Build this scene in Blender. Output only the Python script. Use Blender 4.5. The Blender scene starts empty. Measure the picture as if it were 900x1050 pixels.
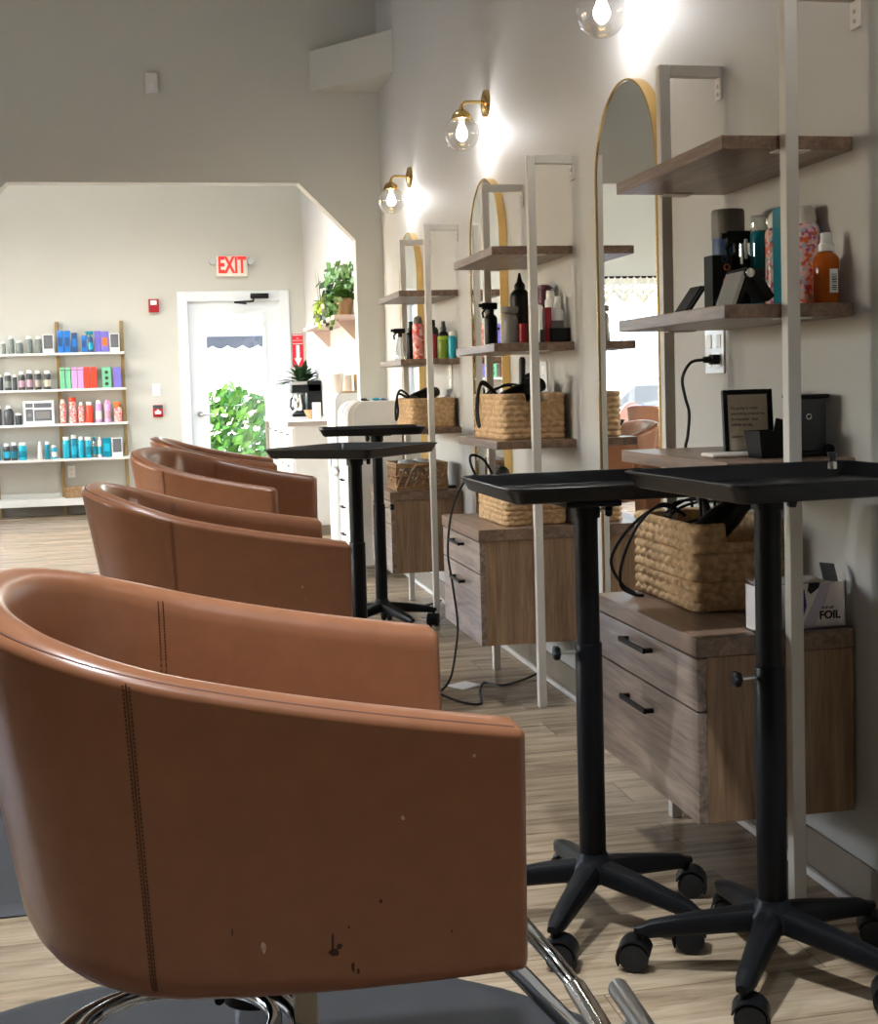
import bpy, bmesh, math, random
import numpy as np
from mathutils import Vector, Matrix, Euler
PI = math.pi
rnd = random.Random(7)
SC = bpy.context.scene
COL = SC.collection

# ------------------------------------------------------------------ materials
def nmat(name):
    m = bpy.data.materials.new(name); m.use_nodes = True
    nt = m.node_tree; nt.nodes.clear()
    return m, nt, nt.nodes, nt.links

def srgb(r, g, b):
    f = lambda c: (c/12.92 if c <= .04045 else ((c+.055)/1.055)**2.4)
    return (f(r/255), f(g/255), f(b/255), 1)

def mat(name, col, rough=.5, metal=0, var=.12, scale=12, bump=0, spec=.5, coat=0, stretch=(1, 1, 1), trans=0, ior=1.45, detail=3):
    m, nt, N, L = nmat(name)
    out = N.new('ShaderNodeOutputMaterial'); b = N.new('ShaderNodeBsdfPrincipled')
    L.new(b.outputs[0], out.inputs[0])
    b.inputs['Roughness'].default_value = rough; b.inputs['Metallic'].default_value = metal
    b.inputs['Specular IOR Level'].default_value = spec; b.inputs['Coat Weight'].default_value = coat
    b.inputs['Transmission Weight'].default_value = trans; b.inputs['IOR'].default_value = ior
    tc = N.new('ShaderNodeTexCoord'); mp = N.new('ShaderNodeMapping'); mp.inputs['Scale'].default_value = stretch
    no = N.new('ShaderNodeTexNoise'); no.inputs['Scale'].default_value = scale; no.inputs['Detail'].default_value = detail
    L.new(tc.outputs['Object'], mp.inputs[0]); L.new(mp.outputs[0], no.inputs[0])
    rp = N.new('ShaderNodeValToRGB')
    c = np.array(col[:3])
    rp.color_ramp.elements[0].position = .3; rp.color_ramp.elements[1].position = .7
    rp.color_ramp.elements[0].color = (*(c*(1-var)), 1); rp.color_ramp.elements[1].color = (*np.minimum(c*(1+var), 1), 1)
    L.new(no.outputs[0], rp.inputs[0]); L.new(rp.outputs[0], b.inputs['Base Color'])
    if bump:
        bp = N.new('ShaderNodeBump'); bp.inputs['Strength'].default_value = bump; bp.inputs['Distance'].default_value = .002
        L.new(no.outputs[0], bp.inputs['Height']); L.new(bp.outputs[0], b.inputs['Normal'])
    return m

def emis(name, col, strength):
    m, nt, N, L = nmat(name)
    out = N.new('ShaderNodeOutputMaterial'); e = N.new('ShaderNodeEmission')
    e.inputs[0].default_value = (*col[:3], 1); e.inputs[1].default_value = strength
    L.new(e.outputs[0], out.inputs[0]); return m

def pane_mat(name, refl=.08, tint=(1, 1, 1), rim=False):
    m, nt, N, L = nmat(name)
    out = N.new('ShaderNodeOutputMaterial'); t = N.new('ShaderNodeBsdfTransparent'); g = N.new('ShaderNodeBsdfGlossy')
    t.inputs[0].default_value = (*tint, 1); g.inputs['Roughness'].default_value = .02
    mx = N.new('ShaderNodeMixShader'); L.new(t.outputs[0], mx.inputs[1]); L.new(g.outputs[0], mx.inputs[2]); L.new(mx.outputs[0], out.inputs[0])
    if rim:
        lw = N.new('ShaderNodeLayerWeight'); lw.inputs[0].default_value = .35
        mu = N.new('ShaderNodeMath'); mu.operation = 'MULTIPLY_ADD'; mu.inputs[1].default_value = .75; mu.inputs[2].default_value = refl
        L.new(lw.outputs['Facing'], mu.inputs[0]); L.new(mu.outputs[0], mx.inputs[0])
    else:
        mx.inputs[0].default_value = refl
    return m

def wood(name, dark, light, axis='Y', rough=.5, scale=1.0):
    m, nt, N, L = nmat(name)
    out = N.new('ShaderNodeOutputMaterial'); b = N.new('ShaderNodeBsdfPrincipled'); L.new(b.outputs[0], out.inputs[0])
    b.inputs['Roughness'].default_value = rough; b.inputs['Specular IOR Level'].default_value = .5
    tc = N.new('ShaderNodeTexCoord'); mp = N.new('ShaderNodeMapping')
    s = {'X': (2.2, 30, 30), 'Y': (30, 2.2, 30), 'Z': (30, 30, 2.2)}[axis]
    mp.inputs['Scale'].default_value = tuple(v*scale for v in s)
    L.new(tc.outputs['Object'], mp.inputs[0])
    n1 = N.new('ShaderNodeTexNoise'); n1.inputs['Scale'].default_value = 1; n1.inputs['Detail'].default_value = 8; n1.inputs['Roughness'].default_value = .65; n1.inputs['Distortion'].default_value = .9
    n2 = N.new('ShaderNodeTexNoise'); n2.inputs['Scale'].default_value = 5; n2.inputs['Detail'].default_value = 4
    L.new(mp.outputs[0], n1.inputs[0]); L.new(mp.outputs[0], n2.inputs[0])
    ad = N.new('ShaderNodeMath'); ad.operation = 'MULTIPLY_ADD'; ad.inputs[1].default_value = .35
    L.new(n2.outputs[0], ad.inputs[0]); L.new(n1.outputs[0], ad.inputs[2])
    rp = N.new('ShaderNodeValToRGB'); e = rp.color_ramp.elements
    e[0].position = .48; e[0].color = dark; e[1].position = .86; e[1].color = light
    L.new(ad.outputs[0], rp.inputs[0]); L.new(rp.outputs[0], b.inputs['Base Color'])
    bp = N.new('ShaderNodeBump'); bp.inputs['Strength'].default_value = .15; bp.inputs['Distance'].default_value = .001
    L.new(ad.outputs[0], bp.inputs['Height']); L.new(bp.outputs[0], b.inputs['Normal'])
    return m

def floor_mat():
    m, nt, N, L = nmat('vinyl_plank_floor')
    out = N.new('ShaderNodeOutputMaterial'); b = N.new('ShaderNodeBsdfPrincipled'); L.new(b.outputs[0], out.inputs[0])
    tc = N.new('ShaderNodeTexCoord')
    br = N.new('ShaderNodeTexBrick'); br.inputs['Scale'].default_value = 1; br.inputs['Brick Width'].default_value = 1.22; br.inputs['Row Height'].default_value = .18
    br.inputs['Mortar Size'].default_value = .0012; br.inputs['Mortar Smooth'].default_value = .3; br.offset = .37
    br.inputs['Color1'].default_value = (0, 0, 0, 1); br.inputs['Color2'].default_value = (1, 1, 1, 1); br.inputs['Mortar'].default_value = (.5, .5, .5, 1)
    L.new(tc.outputs['Object'], br.inputs[0])
    sx = N.new('ShaderNodeVectorMath'); sx.operation = 'MULTIPLY_ADD'; sx.inputs[1].default_value = (9, 9, 9)
    L.new(br.outputs['Color'], sx.inputs[0]); 
    mp = N.new('ShaderNodeMapping'); mp.inputs['Scale'].default_value = (1.6, 17, 1); L.new(tc.outputs['Object'], mp.inputs[0]); L.new(mp.outputs[0], sx.inputs[2])
    n1 = N.new('ShaderNodeTexNoise'); n1.inputs['Scale'].default_value = 1; n1.inputs['Detail'].default_value = 7; n1.inputs['Roughness'].default_value = .62; n1.inputs['Distortion'].default_value = 1.1
    L.new(sx.outputs[0], n1.inputs[0])
    n2 = N.new('ShaderNodeTexNoise'); n2.inputs['Scale'].default_value = 4; n2.inputs['Detail'].default_value = 5; L.new(sx.outputs[0], n2.inputs[0])
    ad = N.new('ShaderNodeMath'); ad.operation = 'MULTIPLY_ADD'; ad.inputs[1].default_value = .3; L.new(n2.outputs[0], ad.inputs[0]); L.new(n1.outputs[0], ad.inputs[2])
    rp = N.new('ShaderNodeValToRGB'); e = rp.color_ramp.elements
    e[0].position = .45; e[0].color = srgb(104, 88, 70); e[1].position = .85; e[1].color = srgb(178, 160, 136)
    x = e.new(.62); x.color = srgb(150, 131, 107)
    L.new(ad.outputs[0], rp.inputs[0])
    mx = N.new('ShaderNodeMix'); mx.data_type = 'RGBA'; mx.blend_type = 'MULTIPLY'; mx.inputs[0].default_value = 1
    mr = N.new('ShaderNodeMapRange'); mr.inputs[3].default_value = .86; mr.inputs[4].default_value = 1.05
    L.new(br.outputs['Color'], mr.inputs[0]); L.new(rp.outputs[0], mx.inputs[6]); L.new(mr.outputs[0], mx.inputs[7])
    mx2 = N.new('ShaderNodeMix'); mx2.data_type = 'RGBA'; L.new(br.outputs['Fac'], mx2.inputs[0]); L.new(mx.outputs[2], mx2.inputs[6]); mx2.inputs[7].default_value = srgb(92, 76, 60)
    L.new(mx2.outputs[2], b.inputs['Base Color'])
    b.inputs['Roughness'].default_value = .26; b.inputs['Specular IOR Level'].default_value = .5
    bp = N.new('ShaderNodeBump'); bp.inputs['Strength'].default_value = .12; bp.inputs['Distance'].default_value = .001
    L.new(ad.outputs[0], bp.inputs['Height']); L.new(bp.outputs[0], b.inputs['Normal'])
    return m

def spotted(name, base, cols, scale=40, rough=.35):
    """printed floral pattern: voronoi cells in several colours"""
    m, nt, N, L = nmat(name)
    out = N.new('ShaderNodeOutputMaterial'); b = N.new('ShaderNodeBsdfPrincipled'); L.new(b.outputs[0], out.inputs[0])
    b.inputs['Roughness'].default_value = rough
    tc = N.new('ShaderNodeTexCoord'); v = N.new('ShaderNodeTexVoronoi'); v.inputs['Scale'].default_value = scale
    L.new(tc.outputs['Object'], v.inputs[0])
    sp = N.new('ShaderNodeSeparateColor'); L.new(v.outputs['Color'], sp.inputs[0])
    rp = N.new('ShaderNodeValToRGB'); rp.color_ramp.interpolation = 'CONSTANT'
    e = rp.color_ramp.elements; e[0].color = base; e[1].position = .3; e[1].color = cols[0]
    for i, c in enumerate(cols[1:]):
        q = e.new(.3+.7*(i+1)/len(cols)); q.color = c
    L.new(sp.outputs[0], rp.inputs[0]); L.new(rp.outputs[0], b.inputs['Base Color'])
    return m

M = {}
M['wall'] = mat('painted_wall', srgb(194, 192, 182), .62, var=.012, scale=3, spec=.25)
M['wall_grey'] = mat('grey_wall_paint', srgb(189, 188, 185), .6, var=.012, scale=3, spec=.3)
M['ceiling'] = mat('painted_ceiling', srgb(222, 220, 214), .8, var=.01, scale=3)
M['floor'] = floor_mat()
M['cove'] = mat('taupe_vinyl_baseboard', srgb(128, 118, 104), .5, var=.04)
M['leather'] = mat('brown_faux_leather', srgb(138, 90, 62), .30, var=.06, scale=30, bump=.10, spec=.5)
M['thread'] = mat('brown_thread', srgb(84, 46, 28), .7)
M['scuff'] = mat('pale_scuff', srgb(190, 160, 140), .6, var=.2, scale=200)
M['stain'] = mat('dark_stain', srgb(60, 18, 8), .5, var=.3, scale=200)
M['chrome'] = mat('chrome', (.78, .78, .78), .10, 1, var=.02)
M['steel'] = mat('brushed_steel', (.55, .55, .54), .3, 1, var=.05, scale=60)
M['black'] = mat('black_plastic', (.004, .0045, .0055), .42, var=.2, scale=50, spec=.3)
M['blackrub'] = mat('black_rubber', (.008, .008, .009), .6, var=.2, scale=50)
M['blackmet'] = mat('black_painted_steel', (.003, .0035, .005), .42, var=.2, scale=40, spec=.25)
M['tray'] = mat('black_tray_plastic', (.004, .0045, .006), .30, var=.15, scale=30, spec=.35)
M['white'] = mat('white_powder_coat', srgb(212, 208, 200), .45, var=.02)
M['lam'] = mat('white_laminate', srgb(214, 211, 205), .4, var=.02)
M['whitegloss'] = mat('white_gloss', srgb(225, 225, 224), .2, var=.01)
M['doorpaint'] = mat('door_paint', srgb(222, 226, 228), .4, var=.01)
M['shelf'] = wood('shelf_walnut', srgb(100, 78, 64), srgb(152, 126, 106), 'Y', .36)
M['front'] = wood('drawer_front_oak', srgb(104, 88, 78), srgb(172, 152, 138), 'Y', .30)
M['side'] = wood('cabinet_side_oak', srgb(122, 94, 70), srgb(172, 140, 108), 'Z')
M['brass'] = mat('brushed_brass', (.72, .50, .20), .22, 1, var=.05, scale=40)
M['gold'] = mat('gold_frame', (.80, .55, .22), .25, 1, var=.04, scale=40)
M['goldpaint'] = mat('gold_painted_post', srgb(150, 126, 84), .45, .3, var=.05)
M['mirror'] = mat('mirror_silver', (.90, .92, .91), .003, 1, var=.0)
M['pane'] = pane_mat('window_glass', .07)
M['globe'] = pane_mat('globe_glass', .03, rim=True)
M['jar'] = pane_mat('clear_plastic', .14, (.92, .94, .94), rim=True)
M['bulb'] = emis('lamp_bulb', (1, .98, .97), 190)
M['can'] = emis('ceiling_lamp_disc', (1, .98, .95), 3)
M['weave'] = mat('seagrass_weave', srgb(196, 162, 120), .75, var=.32, scale=55, bump=.3, detail=5)
M['wicker'] = mat('brown_wicker', srgb(150, 118, 84), .7, var=.3, scale=60)
M['mat'] = mat('grey_floor_mat', srgb(46, 47, 50), .55, var=.10, scale=9, bump=.2)
M['paper'] = mat('kraft_paper', srgb(238, 226, 204), .8, var=.04)
M['ink'] = mat('black_ink', (.01, .01, .01), .7)
M['red'] = mat('red_plastic', srgb(158, 18, 32), .4, var=.03)
M['redsign'] = mat('red_sign', srgb(205, 25, 45), .5, var=.03)
M['exitred'] = emis('exit_letters', (1, .06, .05), 1.3)
M['whiteplastic'] = mat('white_plastic', srgb(235, 235, 232), .35, var=.01)
M['leaf'] = mat('leaf_green', srgb(70, 110, 40), .5, var=.4, scale=30)
M['leafdark'] = mat('leaf_dark_green', srgb(38, 66, 36), .45, var=.35, scale=30)
M['leaflime'] = mat('leaf_lime', srgb(140, 165, 50), .5, var=.3, scale=30)
M['bush'] = mat('garden_bush', srgb(84, 128, 36), .6, var=.45, scale=6)
M['pinkwood'] = mat('pale_pink_wood', srgb(205, 180, 168), .6, var=.06, stretch=(20, 2, 20))
M['teal'] = mat('teal_plastic', srgb(0, 120, 140), .3, var=.05)
M['cyan'] = mat('cyan_plastic', srgb(30, 165, 190), .3, var=.06)
M['blue'] = mat('blue_card', srgb(30, 110, 190), .4, var=.06)
M['navy'] = mat('denim_blue_label', srgb(40, 74, 118), .4, var=.06)
M['greycap'] = mat('grey_plastic', srgb(120, 116, 110), .45, var=.04)
M['greybottle'] = mat('grey_green_bottle', srgb(112, 120, 116), .4, var=.06)
M['darkgrey'] = mat('charcoal_plastic', srgb(62, 64, 66), .45, var=.08)
M['amber'] = mat('amber_oil', srgb(170, 82, 14), .12, var=.12, scale=25)
M['orange'] = mat('orange_plastic', srgb(225, 110, 40), .3, var=.08)
M['floral'] = spotted('floral_print', srgb(228, 190, 190), [srgb(225, 110, 50), srgb(190, 90, 130), srgb(170, 190, 205), srgb(235, 205, 190)], 130)
M['floralred'] = spotted('coral_floral_print', srgb(235, 150, 140), [srgb(228, 84, 66), srgb(245, 200, 190), srgb(214, 100, 120)], 60)
M['lilac'] = mat('lilac_card', srgb(200, 150, 200), .4, var=.06)
M['purple'] = mat('purple_card', srgb(118, 108, 190), .4, var=.08)
M['deeppurple'] = mat('deep_purple_print', srgb(70, 40, 130), .4, var=.05)
M['coral'] = mat('coral_plastic', srgb(228, 66, 44), .35, var=.06)
M['mint'] = mat('mint_card', srgb(110, 180, 140), .4, var=.06)
M['mauve'] = mat('mauve_label', srgb(176, 138, 152), .45, var=.06)
M['taupe'] = mat('taupe_label', srgb(150, 138, 128), .45, var=.06)
M['beige'] = mat('beige_label', srgb(190, 180, 158), .45, var=.06)
M['cream'] = mat('cream_plastic', srgb(232, 220, 208), .4, var=.03)
M['pinkcap'] = mat('pink_plastic', srgb(222, 140, 190), .4, var=.05)
M['green'] = mat('olive_green_plastic', srgb(110, 140, 40), .3, var=.1)
M['lime'] = mat('lime_plastic', srgb(160, 190, 50), .3, var=.05)
M['redtube'] = mat('dark_red_plastic', srgb(150, 30, 40), .35, var=.05)
M['plum'] = mat('plum_plastic', srgb(120, 70, 95), .4, var=.05)
M['foilbox'] = mat('white_card', srgb(222, 216, 214), .5, var=.03)
M['lavender'] = mat('lavender_print', srgb(186, 176, 196), .5, var=.04)
M['tan'] = mat('tan_wood', srgb(176, 138, 100), .6, var=.1)
M['glassy'] = mat('smoked_glass', srgb(220, 205, 190), .15, var=.03)
M['siding'] = mat('pale_blue_siding', srgb(186, 205, 214), .6, var=.03)
M['concrete'] = mat('concrete', srgb(200, 198, 190), .9, var=.06, scale=5)
M['awning'] = mat('grey_awning', srgb(62, 62, 66), .7, var=.05)
M['lace'] = mat('white_lace', srgb(232, 228, 214), .8, var=.06, scale=90)
M['pinkvinyl'] = mat('dusty_pink_vinyl', srgb(190, 140, 124), .45, var=.08)
M['towel'] = mat('grey_towel', srgb(170, 172, 174), .9, var=.1, scale=80, bump=.4)
M['carpaint'] = mat('white_car_paint', srgb(225, 228, 232), .25, var=.02)
M['print'] = mat('grey_poster', srgb(92, 92, 96), .5, var=.25, scale=60, stretch=(1, 1, 6))

# ------------------------------------------------------------------ mesh builder
class B:
    def __init__(s): s.v = []; s.f = []; s.m = []; s.sm = []
    def add(s, verts, faces, mi=0, smooth=False, mtx=None):
        o = len(s.v)
        for p in verts:
            p = Vector(p)
            s.v.append(tuple(mtx @ p) if mtx is not None else tuple(p))
        for f in faces: s.f.append([i+o for i in f]); s.m.append(mi); s.sm.append(smooth)
        return s
    def bm(s, bm, mi=0, smooth=False, mtx=None):
        bm.verts.ensure_lookup_table(); bm.verts.index_update()
        s.add([v.co.copy() for v in bm.verts], [[v.index for v in f.verts] for f in bm.faces], mi, smooth, mtx); bm.free(); return s
    def box(s, lo, hi, bev=0, mi=0, rot=None, seg=2, about=None):
        lo = Vector(lo); hi = Vector(hi); c = (lo+hi)/2; d = hi-lo
        bm = bmesh.new(); bmesh.ops.create_cube(bm, size=1)
        for v in bm.verts: v.co = Vector((v.co.x*d.x, v.co.y*d.y, v.co.z*d.z))
        if bev: bmesh.ops.bevel(bm, geom=bm.edges[:], offset=min(bev, min(d)*.49), segments=seg, profile=.5, affect='EDGES')
        mt = Matrix.Translation(c)
        if rot is not None:
            a = Vector(about) if about is not None else c
            mt = Matrix.Translation(a) @ Euler(rot).to_matrix().to_4x4() @ Matrix.Translation(c-a)
        return s.bm(bm, mi, bev >= .006, mt)
    def lathe(s, prof, c=(0, 0, 0), seg=24, mi=0, mtx=None, smooth=True, sx=1, sy=1):
        vs = []; fs = []; n = len(prof)
        for i in range(seg):
            a = 2*PI*i/seg
            for r, z in prof: vs.append((c[0]+sx*r*math.cos(a), c[1]+sy*r*math.sin(a), c[2]+z))
        for i in range(seg):
            j = (i+1) % seg
            for k in range(n-1): fs.append([i*n+k, j*n+k, j*n+k+1, i*n+k+1])
        if prof[0][0] > 1e-6: fs.append([i*n for i in range(seg)][::-1])
        if prof[-1][0] > 1e-6: fs.append([i*n+n-1 for i in range(seg)])
        return s.add(vs, fs, mi, smooth, mtx)
    def cyl(s, p0, p1, r0, r1=None, seg=20, mi=0, smooth=True, bev=0):
        p0 = Vector(p0); p1 = Vector(p1); r1 = r0 if r1 is None else r1
        d = p1-p0; h = d.length; q = d.to_track_quat('Z', 'Y').to_matrix().to_4x4(); mt = Matrix.Translation(p0) @ q
        pr = [(r0, 0), (r1, h)] if not bev else [(r0-bev, 0), (r0-.3*bev, .3*bev), (r0, bev), (r1, h-bev), (r1-.3*bev, h-.3*bev), (r1-bev, h)]
        if not bev:
            vs = []; fs = []
            return s.lathe(pr, seg=seg, mi=mi, mtx=mt, smooth=smooth)
        return s.lathe(pr, seg=seg, mi=mi, mtx=mt, smooth=smooth)
    def tube(s, pts, r, seg=8, closed=False, mi=0, flat=1.0, caps=True):
        P = [Vector(p) for p in pts]; n = len(P); rr = r if isinstance(r, (list, tuple)) else [r]*n
        T = []
        for i in range(n):
            a = P[(i-1) % n] if (closed or i > 0) else P[i]; b = P[(i+1) % n] if (closed or i < n-1) else P[i]
            T.append((b-a).normalized())
        up = Vector((0, 0, 1)) if abs(T[0].z) < .9 else Vector((1, 0, 0))
        nrm = (up - up.dot(T[0])*T[0]).normalized(); vs = []; fs = []
        for i in range(n):
            nrm = (nrm - nrm.dot(T[i])*T[i]).normalized(); bi = T[i].cross(nrm)
            for k in range(seg):
                a = 2*PI*k/seg; vs.append(P[i] + rr[i]*(math.cos(a)*nrm*flat + math.sin(a)*bi))
        m = n if closed else n-1
        for i in range(m):
            j = (i+1) % n
            for k in range(seg): l = (k+1) % seg; fs.append([i*seg+k, j*seg+k, j*seg+l, i*seg+l])
        if not closed and caps: fs.append(list(range(seg))); fs.append([(n-1)*seg+k for k in range(seg)][::-1])
        return s.add(vs, fs, mi, True)
    def sph(s, c, r, mi=0, seg=16, rings=10, sc=(1, 1, 1)):
        pr = [(r*math.sin(PI*k/rings), -r*math.cos(PI*k/rings)) for k in range(rings+1)]; pr[0] = (0, -r); pr[-1] = (0, r)
        mt = Matrix.Translation(Vector(c)) @ Matrix.Diagonal((*sc, 1))
        vs = [(0, 0, -r), (0, 0, r)]; fs = []
        for k in range(1, rings):
            for i in range(seg):
                a = 2*PI*i/seg; vs.append((pr[k][0]*math.cos(a), pr[k][0]*math.sin(a), pr[k][1]))
        I = lambda k, i: 2+(k-1)*seg+i % seg
        for i in range(seg): fs.append([0, I(1, i+1), I(1, i)]); fs.append([1, I(rings-1, i), I(rings-1, i+1)])
        for k in range(1, rings-1):
            for i in range(seg): fs.append([I(k, i), I(k, i+1), I(k+1, i+1), I(k+1, i)])
        return s.add(vs, fs, mi, True, mt)
    def prism(s, poly, axis, a, b, mi=0, smooth=False):
        """extrude a 2D polygon along an axis ('X','Y','Z') from a to b"""
        def P(p, t): return {'X': (t, p[0], p[1]), 'Y': (p[0], t, p[1]), 'Z': (p[0], p[1], t)}[axis]
        n = len(poly); vs = [P(p, a) for p in poly]+[P(p, b) for p in poly]
        fs = [list(range(n))[::-1], [n+i for i in range(n)]]+[[i, (i+1) % n, n+(i+1) % n, n+i] for i in range(n)]
        return s.add(vs, fs, mi, smooth)
    def build(s, name, mats, parent=None, local=False):
        me = bpy.data.meshes.new(name)
        off = Vector((0, 0, 0))
        if parent is not None and not local: off = world_loc(parent)
        me.from_pydata([tuple(Vector(p)-off) for p in s.v], [], s.f)
        mats = mats if isinstance(mats, (list, tuple)) else [mats]
        for mt in mats: me.materials.append(M[mt] if isinstance(mt, str) else mt)
        me.polygons.foreach_set('material_index', s.m); me.polygons.foreach_set('use_smooth', s.sm)
        bm = bmesh.new(); bm.from_mesh(me); bmesh.ops.recalc_face_normals(bm, faces=bm.faces); bm.to_mesh(me); bm.free()
        if any(s.sm): me.set_sharp_from_angle(angle=math.radians(40))
        me.update()
        o = bpy.data.objects.new(name, me); COL.objects.link(o)
        if parent is not None: o.parent = parent
        return o

LOC = {}
def world_loc(o):
    v = Vector(o.location)
    while o.parent is not None: o = o.parent; v = v+Vector(o.location)
    return v

def tag(o, label=None, cat=None, group=None, kind=None):
    if label: o['label'] = label
    if cat: o['category'] = cat
    if group: o['group'] = group
    if kind: o['kind'] = kind
    return o

def thing(name, label, cat, loc, group=None, rz=0):
    o = bpy.data.objects.new(name, None); COL.objects.link(o); o.empty_display_size = .05
    o.location = loc; o.rotation_euler = (0, 0, rz)
    return tag(o, label, cat, group)

def copy_tree(o, parent=None):
    c = o.copy(); COL.objects.link(c)
    if parent is not None: c.parent = parent
    for ch in list(o.children): copy_tree(ch, c)
    return c

def struct(name, b, m):
    o = b.build(name, m); o['kind'] = 'structure'; return o

def text_mesh(txt, size, mtx, mi=0, align='CENTER', ext=.0006, b=None, spacing=1.0, bold=0):
    cu = bpy.data.curves.new('lettering', 'FONT'); cu.body = txt; cu.size = size; cu.align_x = align; cu.align_y = 'CENTER'
    cu.extrude = ext; cu.space_line = spacing; cu.offset = bold
    o = bpy.data.objects.new('lettering', cu); COL.objects.link(o)
    dg = bpy.context.evaluated_depsgraph_get(); me = bpy.data.meshes.new_from_object(o.evaluated_get(dg))
    b = b or B()
    b.add([v.co for v in me.vertices], [list(p.vertices) for p in me.polygons], mi, False, mtx)
    bpy.data.objects.remove(o); bpy.data.curves.remove(cu); bpy.data.meshes.remove(me)
    return b
# lettering that faces -Y (towards the camera): local x -> X, local y -> Z
def faceY(x, y, z): return Matrix(((1, 0, 0, x), (0, 0, -1, y), (0, 1, 0, z), (0, 0, 0, 1)))

# ------------------------------------------------------------------ camera
def setup_camera():
    cd = bpy.data.cameras.new('camera'); c = bpy.data.objects.new('camera', cd); COL.objects.link(c)
    f = 1373.0
    n = lambda v: Vector(v).normalized()
    dY = n((165-450, -(403-480), -f)); dX = n((7140-450, -(208-480), -f)); dX = (dX-dX.dot(dY)*dY).normalized(); dZ = dX.cross(dY)
    R = Matrix((dX, dY, dZ))             # rows are the world axes seen by the camera
    mt = R.to_4x4(); mt.translation = Vector((0, 0, 1.15)); c.matrix_world = mt
    cd.sensor_fit = 'HORIZONTAL'; cd.sensor_width = 36; cd.lens = 36*f/900; cd.shift_y = -45/900; cd.clip_start = .05; cd.clip_end = 200
    SC.camera = c
setup_camera()
SKY, SUN, EXPO = 4.2, 10.0, 0.08
LAMPS = [(-1.4, -.6, 120, 80), (.30, .3, 140, 80), (-.35, 1.65, 800, 68), (-.35, 3.9, 420, 70), (-1.4, 5.6, 90, 80), (.2, 6.0, 120, 70), (-.9, 10.0, 480, 140), (.3, 10.0, 480, 140)]  # last two, unseen in the back room, added to brighten its end wall
# ------------------------------------------------------------------ the setting
XW = 1.436; YP = 8.60; YB = 13.43; XL = -4.2; XLB = -3.6; YR = -3.4; ZC = 4.3
struct('floor', B().box((XL-.2, YR-.2, -.1), (XW+.15, YB+.15, 0)), 'floor')
struct('ceiling', B().box((XL-.2, YR-.2, ZC), (XW+.15, YB+.15, ZC+.1)), 'ceiling')
struct('wall_right', B().box((XW, YR-.15, 0), (XW+.15, YB+.15, ZC)), 'wall_grey')
struct('wall_rear', B().box((XL-.15, YR-.15, 0), (XW, YR, ZC)), 'wall')
# partition with the wide opening (chamfered upper corners)
ox0, ox1, zt = -1.23, 1.262, 2.458
poly = [(XL, 0), (ox0, 0), (ox0, 2.098), (ox0+.36, zt), (.908, zt), (ox1, 2.098), (ox1, 0), (XW, 0), (XW, ZC), (XL, ZC)]
def partition():
    b = B()
    quads = [[(XL, 0), (ox0, 0), (ox0, ZC), (XL, ZC)], [(ox1, 0), (XW, 0), (XW, ZC), (ox1, ZC)],
             [(ox0+.36, zt), (.908, zt), (.908, ZC), (ox0+.36, ZC)], [(ox0, 2.098), (ox0+.36, zt), (ox0+.36, ZC), (ox0, ZC)], [(.908, zt), (ox1, 2.098), (ox1, ZC), (.908, ZC)]]
    bm = bmesh.new()
    for y, fl in ((YP, False), (YP+.13, True)):
        for q in quads:
            vs = [bm.verts.new((p[0], y, p[1])) for p in q]; bm.faces.new(vs[::-1] if fl else vs)
    edge = [(ox0, 0), (ox0, 2.098), (ox0+.36, zt), (.908, zt), (ox1, 2.098), (ox1, 0)]
    for p, q in zip(edge[:-1], edge[1:]):
        bm.faces.new([bm.verts.new((a[0], y, a[1])) for a, y in ((p, YP), (q, YP), (q, YP+.13), (p, YP+.13))])
    bmesh.ops.remove_doubles(bm, verts=bm.verts[:], dist=1e-4)
    return b.bm(bm)
struct('wall_partition', partition(), 'wall')
struct('trim_1', B().prism([(1.0, YP), (XW, YP), (XW, 8.02)], 'Z', 3.03, 3.28), 'wall')          # boxed-in corner
# left wall, main room, with three tall windows
def wall_x(x0, x1, ya, yb, holes):
    b = B(); y = ya
    for (h0, h1, z0, z1) in holes:
        b.box((x0, y, 0), (x1, h0, ZC)); b.box((x0, h0, 0), (x1, h1, z0)); b.box((x0, h0, z1), (x1, h1, ZC)); y = h1
    b.box((x0, y, 0), (x1, yb, ZC)); return b
LWH = [(4.3, 5.4, .8, 2.3), (6.2, 7.3, .8, 2.3)]
struct('wall_left', wall_x(XL-.15, XL, YR, YP, LWH), 'wall')
LBH = [(9.0, 11.6, .4, 2.7), (12.05, 12.85, .95, 2.05)]
struct('wall_left_back', wall_x(XLB-.15, XLB, YP+.13, YB, LBH), 'wall')
struct('wall_left_return', B().box((XL-.15, YP, 0), (XLB-.15, YP+.13, ZC)), 'wall')
WB = (-3.2, -1.68, .62, 2.2); DB = (.282, 1.188, 0, 2.04)
b = B(); x = XLB-.15
for (h0, h1, z0, z1) in (WB, DB):
    b.box((x, YB, 0), (h0, YB+.15, ZC))
    if z0 > 0: b.box((h0, YB, 0), (h1, YB+.15, z0))
    b.box((h0, YB, z1), (h1, YB+.15, ZC)); x = h1
b.box((x, YB, 0), (XW, YB+.15, ZC)); struct('wall_back', b, 'wall')

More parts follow.
